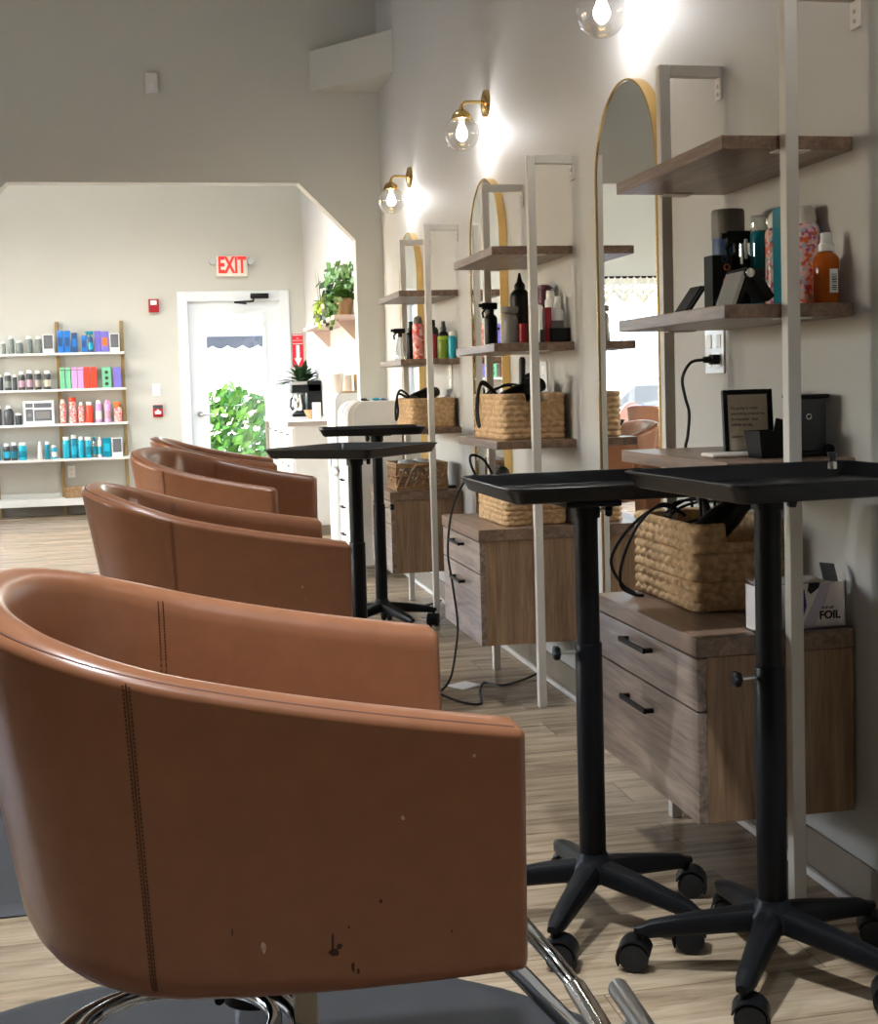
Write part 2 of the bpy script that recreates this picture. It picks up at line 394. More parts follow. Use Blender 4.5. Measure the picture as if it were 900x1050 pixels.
def window_x(n, x, y0, y1, z0, z1):
    w = B(); t = .05
    w.box((x-.1, y0, z0), (x-.04, y0+t, z1)).box((x-.1, y1-t, z0), (x-.04, y1, z1)).box((x-.1, y0, z0), (x-.04, y1, z0+t)).box((x-.1, y0, z1-t), (x-.04, y1, z1)).box((x-.1, y0, (z0+z1)/2-.02), (x-.04, y1, (z0+z1)/2+.02))
    o = struct('window_%d' % n, w, 'doorpaint')
    B().box((x-.075, y0+t, z0+t), (x-.069, y1-t, z1-t)).build('pane', 'pane', o)
    B().box((x-.02, y0-.05, z0-.03), (x+.05, y1+.05, z0)).build('sill', 'doorpaint', o)
k = 2
for h in LWH: window_x(k, XL, *h); k += 1
for h in LBH: window_x(k, XLB, *h); k += 1
w = B(); x0, x1, z0, z1 = WB; t = .05; y = YB+.05
w.box((x0, y, z0), (x0+t, y+.06, z1)).box((x1-t, y, z0), (x1, y+.06, z1)).box((x0, y, z0), (x1, y+.06, z0+t)).box((x0, y, z1-t), (x1, y+.06, z1)).box(((x0+x1)/2-.025, y, z0), ((x0+x1)/2+.025, y+.06, z1))
o = struct('window_1', w, 'doorpaint')
B().box((x0+t, y+.027, z0+t), (x1-t, y+.033, z1-t)).build('pane', 'pane', o)
B().box((x0-.04, YB-.05, z0-.03), (x1+.04, YB+.02, z0)).build('sill', 'doorpaint', o)
# glazed exit door
d0, d1, dz = .292, 1.178, 2.03; g0, g1, gz0, gz1 = .458, 1.018, .30, 1.905; y0, y1 = YB+.03, YB+.075
w = B().box((d0, y0, .01), (g0, y1, dz)).box((g1, y0, .01), (d1, y1, dz)).box((g0, y0, gz1), (g1, y1, dz)).box((g0, y0, .01), (g1, y1, gz0))
o = struct('door_1', w, 'doorpaint')
fr = B()
for lo, hi in (((g0-.03, y0-.012, gz0-.03), (g0+.004, y0, gz1+.03)), ((g1-.004, y0-.012, gz0-.03), (g1+.03, y0, gz1+.03)), ((g0, y0-.012, gz1-.004), (g1, y0, gz1+.03)), ((g0, y0-.012, gz0-.03), (g1, y0, gz0+.004))): fr.box(lo, hi, .003)
fr.build('glazing_bead', 'doorpaint', o)
B().box((g0, y0+.02, gz0), (g1, y0+.026, gz1)).build('pane', 'pane', o)
lv = B().cyl((.372, y0, .93), (.372, y0-.02, .93), .03, seg=20).cyl((.372, y0-.02, .93), (.372, y0-.05, .93), .011, seg=12).tube([(.372, y0-.05, .93), (.40, y0-.055, .93), (.47, y0-.055, .925), (.50, y0-.045, .92)], .009)
lv.build('door_lever', 'steel', o)
cl = B().box((.90, YB-.075, 2.055), (1.08, YB-.022, 2.105), .008).tube([(.93, YB-.055, 2.05), (.93, YB-.06, 2.03), (.74, YB-.12, 2.015)], .011).tube([(.74, YB-.12, 2.015), (.86, YB+.02, 2.01)], .009)
cl.build('door_closer', 'black', o)
# door casing
c0, c1, cz = .19, 1.282, 2.135
struct('trim_2', B().box((c0, YB-.02, 0), (.285, YB+.01, cz), .004).box((1.186, YB-.02, 0), (c1, YB+.01, cz), .004).box((.285, YB-.02, 2.037), (1.186, YB+.01, cz), .004).box((.282, YB+.015, 2.0305), (1.188, YB+.1, 2.0395)).box((.282, YB+.01, 0), (.2915, YB+.1, 2.04)).box((1.1785, YB+.01, 0), (1.188, YB+.1, 2.04)), 'doorpaint')
# baseboards and the white shoe moulding
struct('baseboard_right', B().box((XW-.008, YR, 0), (XW, YB, .105), .003), 'cove')
struct('trim_3', B().box((XW-.024, YR, 0), (XW-.008, 8.59, .018), .004), 'lam')
struct('baseboard_back', B().box((XLB, YB-.01, 0), (c0, YB, .105), .003).box((c1, YB-.01, 0), (XW-.008, YB, .105), .003), 'cove')
struct('baseboard_partition', B().box((ox1+.004, YP-.008, 0), (XW-.008, YP, .105), .002), 'cove')
struct('baseboard_left', B().box((XL, YR, 0), (XL+.008, YP, .105), .003), 'cove')

# ------------------------------------------------------------------ outside, seen through door and window
struct('ground', B().box((-14, YB+.15, -.25), (14, 34, -.12)).box((-14, YR-6, -.25), (XL-.15, YB+.15, -.12)), 'concrete')
struct('added_sun_shade', B().box((XL-2.6, 1.6, 2.62), (XL-.15, 8.4, 2.72)), 'doorpaint')   # roof added out of view to block sun at the salon windows
struct('added_sun_shade_back', B().box((XLB-2.6, 8.6, 2.80), (XLB-.15, 11.75, 2.9)), 'doorpaint')  # second unseen roof, added to stop sun entering the large back-room window
for yy in (1.7, 5.0, 8.3): struct('added_shade_post', B().box((XL-2.5, yy-.06, -.12), (XL-2.38, yy+.06, 2.62)), 'doorpaint')  # posts of the added roof by the salon windows
def bush(cx, cy, w, h, d, n, seed, z0=-.12):
    r = random.Random(seed); b = B()
    for i in range(n):
        u = r.uniform(-1, 1); v = r.uniform(0, 1); a = r.uniform(0, 2*PI)
        hh = h*(1-.2*u*u)*(.94+.06*math.sin(u*14+seed))
        p = Vector((cx+u*w, cy+math.cos(a)*d*math.sqrt(1-.5*v*v)*r.uniform(.6, 1), z0+.05+v*hh))
        s = r.uniform(.05, .10); n1 = Vector((r.uniform(-1, 1), r.uniform(-1, .2), r.uniform(-.3, 1))).normalized(); t1 = n1.orthogonal().normalized(); t2 = n1.cross(t1)
        b.add([p-t1*s, p-t2*s*.5+n1*s*.1, p+t1*s, p+t2*s*.5+n1*s*.1], [[0, 1, 2, 3]])
    return b
o = bush(.95, 15.9, 1.7, 1.3, .55, 4200, 3).build('garden_bush', 'bush'); tag(o, 'sunlit green bush outside the glass exit door', 'bush')
# scalloped awning edge
aw = thing('awning', 'grey scalloped awning edge seen through top of exit door', 'awning', (.75, 14.9, 1.66))
pts = []
n = 22
for i in range(n+1):
    x = -.9+3.6*i/n
    pts.append((x, 1.70))
low = []
for i in range(n*6+1):
    x = -.9+3.6*i/(n*6); low.append((x, 1.645-.035*abs(math.sin(PI*i/6))))
B().prism(pts[::-1]+low, 'Y', 14.9, 14.915).build('valance', 'awning', aw)
B().box((-.9, 14.9, 1.70), (2.7, 16.2, 1.75), rot=(.12, 0, 0), about=(0, 14.9, 1.7)).build('canopy', 'awning', aw)
ap = B()
for x in (-.8, 2.6): ap.box((x-.03, 14.93, -.12), (x+.03, 14.99, 1.7))
ap.build('post', 'awning', aw)
# siding of the neighbouring building and a parked car, seen by the mirror through window_1
sd = B()
for i in range(40): sd.box((-6.2+i*.12, 18.0, -.12), (-6.2+i*.12+.105, 18.08, 2.1), .006)
tag(sd.build('board_fence', 'siding'), 'pale blue upright board fence beyond the back window', 'fence')
car = thing('car', 'white car parked beyond the back window', 'car', (-3.6, 16.4, -.12))
body = [(-1.6, .35), (-1.55, .75), (-.9, .85), (-.45, 1.25), (.75, 1.27), (1.25, .9), (1.65, .8), (1.7, .35)]
B().prism([(-3.6+a, -.12+c) for a, c in body], 'Y', 15.7, 17.1).build('body', 'carpaint', car)
B().prism([(-3.6+a, -.12+c) for a, c in [(-.72, .92), (-.40, 1.19), (.68, 1.2), (1.0, .94)]], 'Y', 15.69, 17.11).build('side_window', 'darkgrey', car)
for wx in (-4.65, -2.55):
    for wy in (15.72, 16.9): B().cyl((wx, wy, .20), (wx, wy+.2, .20), .32, seg=24, bev=.04).build('wheel', 'blackrub', car)

# ------------------------------------------------------------------ wall fittings on the back wall and partition
def alarm():
    t = thing('fire_alarm', 'red fire alarm strobe with white lens, high on back wall left of door', 'alarm', (-.035, YB, 2.0))
    B().box((-.085, YB-.045, 1.935), (.015, YB, 2.065), .008).build('body', 'red', t)
    B().box((-.065, YB-.062, 2.005), (-.005, YB-.044, 2.05), .006).build('strobe_lens', 'whiteplastic', t)
    t = thing('pull_station', 'small red fire pull station with white handle, low beside door frame', 'alarm', (-.035, YB, .975))
    B().box((-.083, YB-.035, .915), (.012, YB, 1.035), .006).build('body', 'red', t)
    B().box((-.066, YB-.046, .945), (-.006, YB-.034, .975), .003).box((-.045, YB-.046, .97), (-.026, YB-.034, .99), .002).build('pull_handle', 'whiteplastic', t)
    B().box((-.083, YB-.038, 1.0), (.012, YB-.034, 1.03), .002).build('dark_band', 'darkgrey', t)
alarm()
def plate(name, label, cat, x0, x1, z0, z1, kind):
    t = thing(name, label, cat, ((x0+x1)/2, YB, (z0+z1)/2))
    B().box((x0, YB-.007, z0), (x1, YB, z1), .003).build('cover_plate', 'whiteplastic', t)
    c = (x0+x1)/2; z = (z0+z1)/2
    if kind == 'switch': B().box((c-.017, YB-.013, z-.033), (c+.017, YB-.006, z+.033), .003).build('rocker', 'whitegloss', t)
    else:
        for s in (-1, 1): B().cyl((c, YB-.009, z+s*.022), (c, YB-.006, z+s*.022), .016, seg=16).build('socket', 'cream', t)
plate('light_switch', 'white light switch on back wall left of exit door', 'switch', -.08, -.005, 1.12, 1.24, 'switch')
plate('power_outlet', 'white power outlet low on back wall behind retail shelving', 'outlet', -.915, -.845, .355, .47, 'outlet')
t = thing('wall_sensor', 'small blank cover plate high on the wall above the opening', 'plate', (.018, YP, 3.065))
B().box((-.02, YP-.02, 3.0), (.056, YP, 3.13), .006).build('housing', 'lam', t)
B().box((-.002, YP-.025, 3.02), (.038, YP-.018, 3.06), .004).build('sensor_window', 'whitegloss', t)
# exit sign
t = thing('exit_sign', 'lit EXIT sign with red letters above the back door', 'sign', (.732, YB, 2.38))
B().box((.58, YB-.05, 2.275), (.885, YB, 2.475), .01).build('housing', 'cream', t)
text_mesh('EXIT', .215, faceY(.732, YB-.0515, 2.378) @ Matrix.Diagonal((.62, 1.02, 1, 1)), bold=.007).build('lettering', 'exitred', t)
for sx in (-1, 1):
    l = B().cyl((.732+sx*.185, YB, 2.42), (.732+sx*.185, YB-.05, 2.42), .035, .03, seg=16).tube([(.732+sx*.14, YB-.03, 2.42), (.732+sx*.19, YB-.03, 2.42)], .01)
    l.build('emergency_lamp', 'steel', t)
# extinguisher sign
t = thing('extinguisher_sign', 'red and white fire extinguisher arrow sign right of exit door', 'sign', (1.355, YB, 1.53))
B().box((1.30, YB-.004, 1.37), (1.41, YB, 1.70)).build('panel', 'redsign', t)
bd = B(); yy = YB-.0045
bd.box((1.306, YB-.006, 1.685), (1.404, YB-.003, 1.692)).box((1.306, YB-.006, 1.60), (1.404, YB-.003, 1.606))
bd.build('white_border', 'whiteplastic', t)
text_mesh('FIRE\nEXTINGUISHER', .014, faceY(1.355, YB-.0055, 1.645), spacing=1.6).build('lettering', 'whiteplastic', t)
B().prism([(1.338, 1.59), (1.372, 1.59), (1.372, 1.46), (1.392, 1.46), (1.355, 1.385), (1.318, 1.46), (1.338, 1.46)], 'Y', YB-.006, YB-.004).build('arrow', 'whiteplastic', t)

# ------------------------------------------------------------------ lace valance on the back window
t = thing('window_valance', 'cream lace valance with zigzag edge on a rod over back window', 'curtain', (-2.44, YB-.06, 2.22))
B().cyl((-3.3, YB-.06, 2.22), (-1.60, YB-.06, 2.22), .012, seg=12).build('curtain_rod', 'blackmet', t)
lv = B(); nx = 160; x0, x1 = -3.25, -1.64
def vb(u): 
    f = (u*7.5) % 1; return 1.93+.13*(1-abs(2*f-1))
grid = [[(x0+(x1-x0)*i/nx, YB-.06+.012*math.sin(i*.9), 2.225-(2.225-vb(i/nx))*j/12) for j in range(13)] for i in range(nx+1)]
vs = [p for c in grid for p in c]; fs = []
for i in range(nx):
    for j in range(12):
        if (j in (3, 5) and i % 2) or (j == 8 and i % 3 == 0): continue          # openwork
        fs.append([i*13+j, i*13+13+j, i*13+14+j, i*13+j+1])
lv.add(vs, fs, 0, True); lo = lv.build('lace_panel', 'lace', t)
md = lo.modifiers.new('thickness', 'SOLIDIFY'); md.thickness = .002
for i in range(8):
    x = x0+(x1-x0)*i/7.5; B().cyl((x, YB-.06, vb(i/7.5)), (x, YB-.06, vb(i/7.5)-.09), .006, .012, seg=8).build('tassel', 'lace', t)
# ------------------------------------------------------------------ styling stations
ST = [dict(y0=2.597, L=.65, z=(1.645, 1.300, .972), nm='nearest'), dict(y0=4.548, L=.62, z=(1.627, 1.291, .947), nm='middle'), dict(y0=6.405, L=.62, z=(1.612, 1.281, .943), nm='farthest')]
SX0 = 1.143; CX0 = 1.072; CZ = (.212, .608)
def station(i, d):
    y0, y1 = d['y0'], d['y0']+d['L']; t0 = .029; zt = 1.945 - .01*i
    lab = ['white framed wall shelf unit with three wooden shelves, nearest the camera, quote frame on it',
           'white framed wall shelf unit with three wooden shelves, middle one with the large basket',
           'white framed wall shelf unit with three wooden shelves, farthest one, near the white trolley'][i]
    t = thing('shelf_unit', lab, 'shelf', (XW-.15, (y0+y1)/2, 0), 'wall shelf units along the right wall')
    for ya in (y0-t0-.005, y1+.009):
        B().box((1.267, ya, 0), (1.267+t0, ya+t0, zt), .0025).build('post', 'white', t)
        B().box((1.296, ya, zt-t0), (XW-.003, ya+t0, zt), .0025).build('top_bar', 'white', t)
        br = B().box((XW-.006, ya-.004, zt-.085), (XW, ya+t0+.004, zt-.002), .002)
        br.build('wall_bracket', 'white', t)
        sc = B()
        for zz in (zt-.05, zt-.07): sc.cyl((XW-.006, ya+t0/2, zz), (XW-.009, ya+t0/2, zz), .0045, seg=10)
        sc.build('screw', 'steel', t)['kind'] = 'stuff'
    for z in d['z']:
        B().box((SX0, y0, z-.029), (XW-.001, y1, z), .0018).build('shelf', 'shelf', t)
        for ya in (y0-.005, y1-.035): B().box((1.262, ya, z-.0325), (1.337, ya+(.034 if ya < y0 else .055), z-.0292), .001).build('shelf_support', 'white', t)
    return t
for i, d in enumerate(ST): station(i, d)

def cabinet(i, d):
    y0, y1 = d['y0']+.002, d['y0']+d['L']+.003; z0, z1 = CZ
    if i == 1: z0, z1 = .226, .638
    if i == 2: z0, z1 = .237, .635
    lab = ['brown wood two drawer wall cabinet holding the foil box, nearest the camera',
           'brown wood two drawer cabinet under the middle shelf unit, cord hanging before it',
           'brown wood two drawer wall cabinet under the farthest shelf unit, open wicker basket on top'][i]
    t = thing('drawer_cabinet', lab, 'cabinet', (XW-.18, (y0+y1)/2, z0), 'drawer cabinets along the right wall')
    B().box((CX0+.022, y0, z0), (XW-.009, y1, z1-.0415), .0015).build('body', 'side', t)
    B().box((CX0-.003, y0-.004, z1-.040), (XW-.009, y1+.004, z1), .0018).build('top', 'shelf', t)
    zs = z1-.043; zm = zs-.115
    for za, zb in ((zm+.003, zs-.002), (z0+.001, zm-.001)):
        dr = B().box((CX0, y0+.0005, za), (CX0+.0205, y1-.0005, zb), .0015).build('drawer', 'front', t)
        hz = zb-.030 if za > zm else zb-.055
        ym = (y0+y1)/2+.02; h = B()
        h.box((CX0-.024, ym-.085, hz-.006), (CX0-.017, ym+.085, hz+.006), .0015)
        for s in (-1, 1): h.box((CX0-.018, ym+s*.079-.006, hz-.005), (CX0+.0005, ym+s*.079+.006, hz+.005), .001)
        h.build('handle', 'blackmet', dr)
    sp = B().box((CX0+.02, y0-.0005, z0+.001), (CX0+.04, y0+.0005, z1-.042)); sp.build('edge_band', 'side', t)
    return t
for i, d in enumerate(ST): cabinet(i, d)

# ------------------------------------------------------------------ arched mirrors with deep gold frames
def arch_mirror(i, yc, hw, zb, zt):
    lab = ['tall arched gold framed mirror beside the nearest shelf unit, widest in view',
           'tall arched gold framed mirror between the middle and farthest shelf units',
           'tall arched gold framed mirror beyond the farthest shelf unit, narrowest in view'][i]
    t = thing('arched_mirror', lab, 'mirror', (XW, yc, zb), 'arched mirrors along the right wall')
    def outline(r, zb2):
        P = [(yc-r, zb2)]
        P += [(yc-r*math.cos(a), zt-hw+r*math.sin(a)) for a in [PI*k/48 for k in range(49)]]
        return P+[(yc+r, zb2)]
    D = .036; o1 = outline(hw, zb); o2 = outline(hw-.007, zb+.007); n = len(o1)
    vs = []; fs = []
    for x, o in ((XW-.001, o1), (XW-D, o1), (XW-D, o2), (XW-D+.004, o2)): vs += [(x, p[0], p[1]) for p in o]
    for k in range(3):
        for j in range(n): l = (j+1) % n; fs.append([k*n+j, k*n+l, (k+1)*n+l, (k+1)*n+j])
    B().add(vs, fs).build('frame', 'gold', t)
    o3 = outline(hw-.0065, zb+.0065)
    B().prism(o3, 'X', XW-D+.0035, XW-.004).build('mirror_glass', 'mirror', t)
MY = (3.915, 5.715, 7.55)
for i, y in enumerate(MY): arch_mirror(i, y, .272, .32, (2.055, 2.037, 2.018)[i])

# ------------------------------------------------------------------ globe sconces
def sconce(i, y, z):
    lab = ['brass wall sconce with clear globe at top edge of the photo, nearest the camera',
           'brass wall sconce with clear globe above the middle mirror',
           'brass wall sconce with clear globe nearest the corner, smallest in view', 'brass wall sconce with clear globe over the near end of the wall, outside the frame'][i]
    t = thing('wall_sconce', lab, 'lamp', (XW, y, z+.13), 'brass wall sconces')
    zb = z+.130; gx = XW-.115
    B().cyl((XW, y, zb), (XW-.014, y, zb), .060, .056, seg=36).cyl((XW-.014, y, zb), (XW-.022, y, zb), .04, .03, seg=28).build('back_plate', 'brass', t)
    arm = [(XW-.02, y, zb+.005), (XW-.05, y, zb+.006)]+[(gx+.03-.03*math.sin(a), y, zb-.024+.03*math.cos(a)) for a in [PI/2*k/8 for k in range(9)]]+[(gx, y, z+.085)]
    B().tube(arm, .0075, 12).cyl((gx, y, z+.095), (gx, y, z+.115), .012, .009, seg=16).build('arm', 'brass', t)
    B().lathe([(.010, .100), (.022, .098), (.036, .084), (.042, .070), (.044, .060), (.038, .0585)], (gx, y, z), 32).build('cap', 'brass', t)
    B().lathe([(.076*math.sin(a), -.076*math.cos(a)) for a in [.001+(PI-.52)*k/20 for k in range(21)]], (gx, y, z), 36).build('globe', 'globe', t)
    B().cyl((gx, y, z+.06), (gx, y, z+.035), .014, .013, seg=16).build('socket', 'whiteplastic', t)
    B().lathe([(.0001, -.03), (.012, -.028), (.021, -.018), (.025, -.004), (.022, .012), (.015, .026), (.012, .036)], (gx, y, z), 20).build('bulb', 'bulb', t)
for i, (y, z) in enumerate([(3.85, 2.238), (5.735, 2.236), (7.56, 2.203), (2.0, 2.24)]): sconce(i, y, z)

# ------------------------------------------------------------------ ceiling lamps
for i, (x, y, pw, cone) in enumerate(LAMPS):
    t = thing('ceiling_lamp', 'unseen round flush ceiling lamp high above the salon floor', 'lamp', (x, y, ZC), 'ceiling lamps')
    B().lathe([(.13, 0), (.13, -.03), (.115, -.035), (.11, -.02)], (x, y, ZC), 32).build('trim_ring', 'whiteplastic', t)
    B().cyl((x, y, ZC-.022), (x, y, ZC-.018), .11, seg=32).build('lamp_disc', 'can', t)
    ld = bpy.data.lights.new('ceiling_spot', 'SPOT'); ld.energy = pw; ld.spot_size = math.radians(cone); ld.spot_blend = .6; ld.shadow_soft_size = .09; ld.color = (.88, .94, 1)
    lo = bpy.data.objects.new('ceiling_spot', ld); COL.objects.link(lo); lo.parent = t; lo.location = (0, 0, -.04)

# ------------------------------------------------------------------ salon chairs
MARKS1 = [('scuff', 2.16, .885, .12, .009), ('scuff', 5.77, .64, .13, .012), ('scuff', 12.81, .196, .15, .024), ('stain', 9.42, .20, .10, .05), ('stain', 9.35, .165, .32, .022), ('stain', 9.1, .185, .2, .012), ('stain', 6.97, .338, .12, .012), ('stain', 8.44, .107, .12, .03), ('stain', 8.2, .09, .1, .015), ('stain', 14.29, .25, .05, .02), ('stain', 3.46, .208, .07, .008), ('stain', 8.6, .25, .06, .008)]
def make_chair(name, label, marks=None, leather='leather'):
    t = thing(name, label, 'chair', (0, 0, 0))
    W1, W0, XF, XC, XB1, XB0, NE = .352, .337, .306, -.07, -.372, -.292, 2.35
    nS, nA = 16, 48
    def path(k):                      # k in 0..2nS+nA ; returns straight/arc parameter
        if k <= nS: return ('n', k/nS)
        if k < nS+nA: return ('a', (k-nS)/nA)
        return ('f', (k-nS-nA)/nS)
    def plan(k, h):
        w = W0+(W1-W0)*h; xb = XB0+(XB1-XB0)*h
        ty, u = path(k)
        if ty == 'n': return XF+(XC-XF)*u, -w
        if ty == 'f': return XC+(XF-XC)*u, w
        a = -PI/2+PI*u; ca, sa = max(math.cos(a), 0), math.sin(a)
        return XC-(XC-xb)*ca**(2/NE), w*math.copysign(abs(sa)**(2/NE), sa)
    NK = 2*nS+nA
    def normal(k):
        e = .02
        a = plan(max(k-.05, 0), 1); b = plan(min(k+.05, NK), 1); tx, ty = b[0]-a[0], b[1]-a[1]; l = math.hypot(tx, ty) or 1
        return ty/l, -tx/l           # inward normal is the opposite of this
    def zt(x): 
        s = (XF-x)/(XF-XB1); return .747+.155*s-.016*math.sin(PI*min(s, 1))
    def zb(x):
        s = (XF-x)/(XF-XB1); return .446-.006*math.sin(PI*min(s*1.4, 1))
    def S(k, h, d=0.0):              # a point of the outer skin at height fraction h, pushed out by d
        x, y = plan(k, h); X1, _ = plan(k, 1); nx, ny = normal(k)
        sgn = -1 if (nx*(x+.0)+ny*y) < 0 else 1
        nx, ny = nx*sgn, ny*sgn
        back = max(0, min(1, (XF-X1)/(XF-XB1)))
        r = .018+.055*back**2; za = zb(X1); z = za+h*(zt(X1)-za)
        ins = 0
        if z-za < r: q = 1-(z-za)/r; ins = r*(1-math.sqrt(max(0, 1-q*q)))
        return (x+nx*(d-ins), y+ny*(d-ins), z)
    secN = None; rings = []
    def ring(k, inset=0, fwd=0):
        X1, Y1 = plan(k, 1); nx, ny = normal(k)
        if nx*X1+ny*Y1 < 0: nx, ny = -nx, -ny
        ztop, zbot = zt(X1), zb(X1); P = []
        x0, y0, z0 = S(k, 0); P.append((x0-nx*.05, y0-ny*.05, z0+.002))
        for h in (0, .012, .03, .055, .09, .14, .22, .35, .5, .65, .8, .9, .955): P.append(S(k, h))
        X, Y = X1, Y1
        for d, dz in ((.0, -.011), (.003, -.004), (.009, .0), (.012, -.002), (.016, .002), (.030, .006), (.046, .004), (.058, -.003), (.066, -.015), (.070, -.032)): P.append((X-nx*d, Y-ny*d, ztop+dz))
        for d, z in ((.076, ztop-.10), (.088, .60), (.10, .50), (.10, .455)): P.append((X-nx*d, Y-ny*d, z if z < ztop-.04 else ztop-.05))
        if inset:
            mx, my = X-nx*.04, Y-ny*.04
            Q = []
            for (x, y, z) in P:
                dd = (x-mx)*nx+(y-my)*ny; lim = max(abs(dd)-inset, 0)*(1 if dd > 0 else -1)
                zz = min(max(z, zbot+inset), ztop-inset) if True else z
                Q.append((x-nx*(dd-lim)+fwd, y-ny*(dd-lim), zz))
            P = Q
        return P
    cap = [(.010, .012), (.0045, .0095), (.0012, .005)]
    for a, f in cap: rings.append(ring(0, a, f))
    for k in range(NK+1): rings.append(ring(k))
    for a, f in cap[::-1]: rings.append(ring(NK, a, f))
    n = len(rings[0]); b = B(); vs = [p for r in rings for p in r]; fs = []
    for i in range(len(rings)-1):
        for j in range(n-1): fs.append([i*n+j, i*n+n+j, i*n+n+j+1, i*n+j+1])
    fs.append(list(range(n))); fs.append([(len(rings)-1)*n+j for j in range(n)][::-1])
    for i in range(len(rings)-1): fs.append([i*n, i*n+n-1, i*n+n+n-1, i*n+n])   # closes the underside of the shell
    b.add(vs, fs, 0, True); b.build('shell', leather, t, True)
    # seat pan and cushion
    def rr(x0, x1, hw, r, m=8):
        P = []
        for cx, cy, a0 in ((x1-r*.35, hw-r*.35, 0), (x0+r, hw-r, PI/2), (x0+r, -hw+r, PI), (x1-r*.35, -hw+r*.35, 1.5*PI)):
            q = r if cx < 0 else r*.35
            P += [(cx+q*math.cos(a0+PI/2*i/m), cy+q*math.sin(a0+PI/2*i/m)) for i in range(m+1)]
        return P
    o = rr(-.265, .325,   .262, .2); no = len(o); vs = []; fs = []
    levels = [(.0, .466, .012), (0, .474, 0), (0, .515, 0), (0, .54, .006), (0, .553, .02), (0, .560, .06), (0, .566, .14), (0, .568, .22)]
    for _, z, ins in levels:
        sx = 1-ins/.30; sy = 1-ins/.24; vs += [((p[0]-.03)*sx+.03, p[1]*sy, z) for p in o]
    for l in range(len(levels)-1):
        for j in range(no): q = (j+1) % no; fs.append([l*no+j, l*no+q, (l+1)*no+q, (l+1)*no+j])
    fs.append(list(range(no))[::-1]); fs.append([(len(levels)-1)*no+j for j in range(no)])
    B().add(vs, fs, 0, True).build('seat_cushion', leather, t, True)
    o = rr(-.25, .295, .27, .2); B().prism(o, 'Z', .455, .468).build('seat_pan', 'blackrub', t, True)
    # welt along the outer top edge, and the double-stitched seams
    wl = B()
    pts = []
    for k in np.linspace(0, NK, 120):
        X1, Y1 = plan(k, 1); nx, ny = normal(k)
        if nx*X1+ny*Y1 < 0: nx, ny = -nx, -ny
        pts.append((X1-nx*.0125, Y1-ny*.0125, zt(X1)-.0013))
    wl.tube(pts, .0022, 6); wl.build('top_welt', 'thread', t, True)
    for k in (nS+2.6, nS+nA-2.6):
        st = B()
        sm = [S(k, h, .0004) for h in np.linspace(.05, .985, 40)]; st.tube(sm, .0008, 5)
        for dk in (-.17, .17):
            for h in np.linspace(.06, .975, 74):
                a = S(k+dk, h-.0035, .0003); c = S(k+dk, h+.0035, .0003); st.tube([a, c], .0009, 4)
        X1, Y1 = plan(k, 1); nx, ny = normal(k)
        if nx*X1+ny*Y1 < 0: nx, ny = -nx, -ny
        z1 = zt(X1)
        for dk in (-.17, .17):
            X2, Y2 = plan(k+dk, 1)
            prev = [(X2-nx*d, Y2-ny*d, z) for d, z in ((.066, z1-.012), (.071, z1-.035), (.0765, z1-.10), (.088, .60))]
            for a, c in zip(prev[:-1], prev[1:]):
                for q in range(14):
                    a1 = Vector(a).lerp(Vector(c), q/14); c1 = Vector(a).lerp(Vector(c), (q+.55)/14); st.tube([a1, c1], .001, 4)
        st.build('stitched_seam', 'thread', t, True)
    if marks:
        for (kind, k, h, w, hh) in marks:
            r = random.Random(int(k*100+h*1000)); m_ = 9
            pts = [S(k+w*math.cos(a)*r.uniform(.5, 1), h+hh*math.sin(a)*r.uniform(.5, 1), .0006) for a in [2*PI*i/m_ for i in range(m_)]]
            B().add(pts, [list(range(m_))]).build(kind+'_mark', 'scuff' if kind == 'scuff' else 'stain', t, True)
    # hydraulic base: mount plate, pump, column, round floor plate, pedal loop and foot rest
    B().box((-.13, -.10, .425), (.15, .10, .4555), .004).build('mount_plate', 'steel', t, True)
    B().box((.045, -.17, .33), (.075, -.10, .456), .003).build('bracket', 'beige', t, True)
    mb = B().box((-.06, -.05, .33), (.0, .05, .426), .01).cyl((0, 0, .30), (0, 0, .36), .05, .045, seg=28)
    mb.tube([(-.03, -.05, .37), (-.06, -.12, .375), (-.05, -.16, .37)], .007).build('pump_housing', 'blackmet', t, True)
    B().cyl((0, 0, .045), (0, 0, .335), .034, seg=28).lathe([(.09, .026), (.075, .04), (.045, .06), (.036, .10)], (0, 0, 0), 32).build('column', 'chrome', t, True)
    B().lathe([(.275, .009), (.28, .014), (.27, .020), (.2, .025), (.09, .03)], (0, 0, 0), 64).build('base_plate', 'chrome', t, True)
    lp = B()
    for q, zz in ((1.0, .325), (.80, .335)):
        ring = [(-.105+.155*q*math.cos(a), -.15+.145*q*math.sin(a), zz) for a in [2*PI*i/40 for i in range(40)]]
        lp.tube(ring, .0105, 10, closed=True)
    lp.tube([(-.03, -.03, .40), (-.06, -.03, .35), (-.09, -.04, .33)], .010, 10)
    lp.build('pedal_loop', 'chrome', t, True)
    fr = B()
    for s in (-1, 1):
        pth = [(.27, s*.275, .457), (.295, s*.27, .445), (.325, s*.26, .41), (.44, s*.21, .265), (.475, s*.18, .225), (.49, s*.12, .21)]
        fr.tube(pth, .017, 12, flat=.72)
    fr.tube([(.49, .12, .21), (.492, 0, .21), (.49, -.12, .21)], .017, 12, flat=.72)
    fr.build('footrest', 'chrome', t, True)
    B().cyl((.515, -.30, .272), (.515, -.025, .272), .015, seg=18, bev=.009).tube([(.49, -.10, .212), (.50, -.11, .245), (.515, -.12, .268)], .010, 8).build('toe_bar', 'steel', t, True)
    return t
c1 = make_chair('salon_chair', 'worn brown leather tub chair in the foreground with stains on its side',
MARKS1)
c1.location = (.100, 1.857, 0); c1.rotation_euler.z = -.044
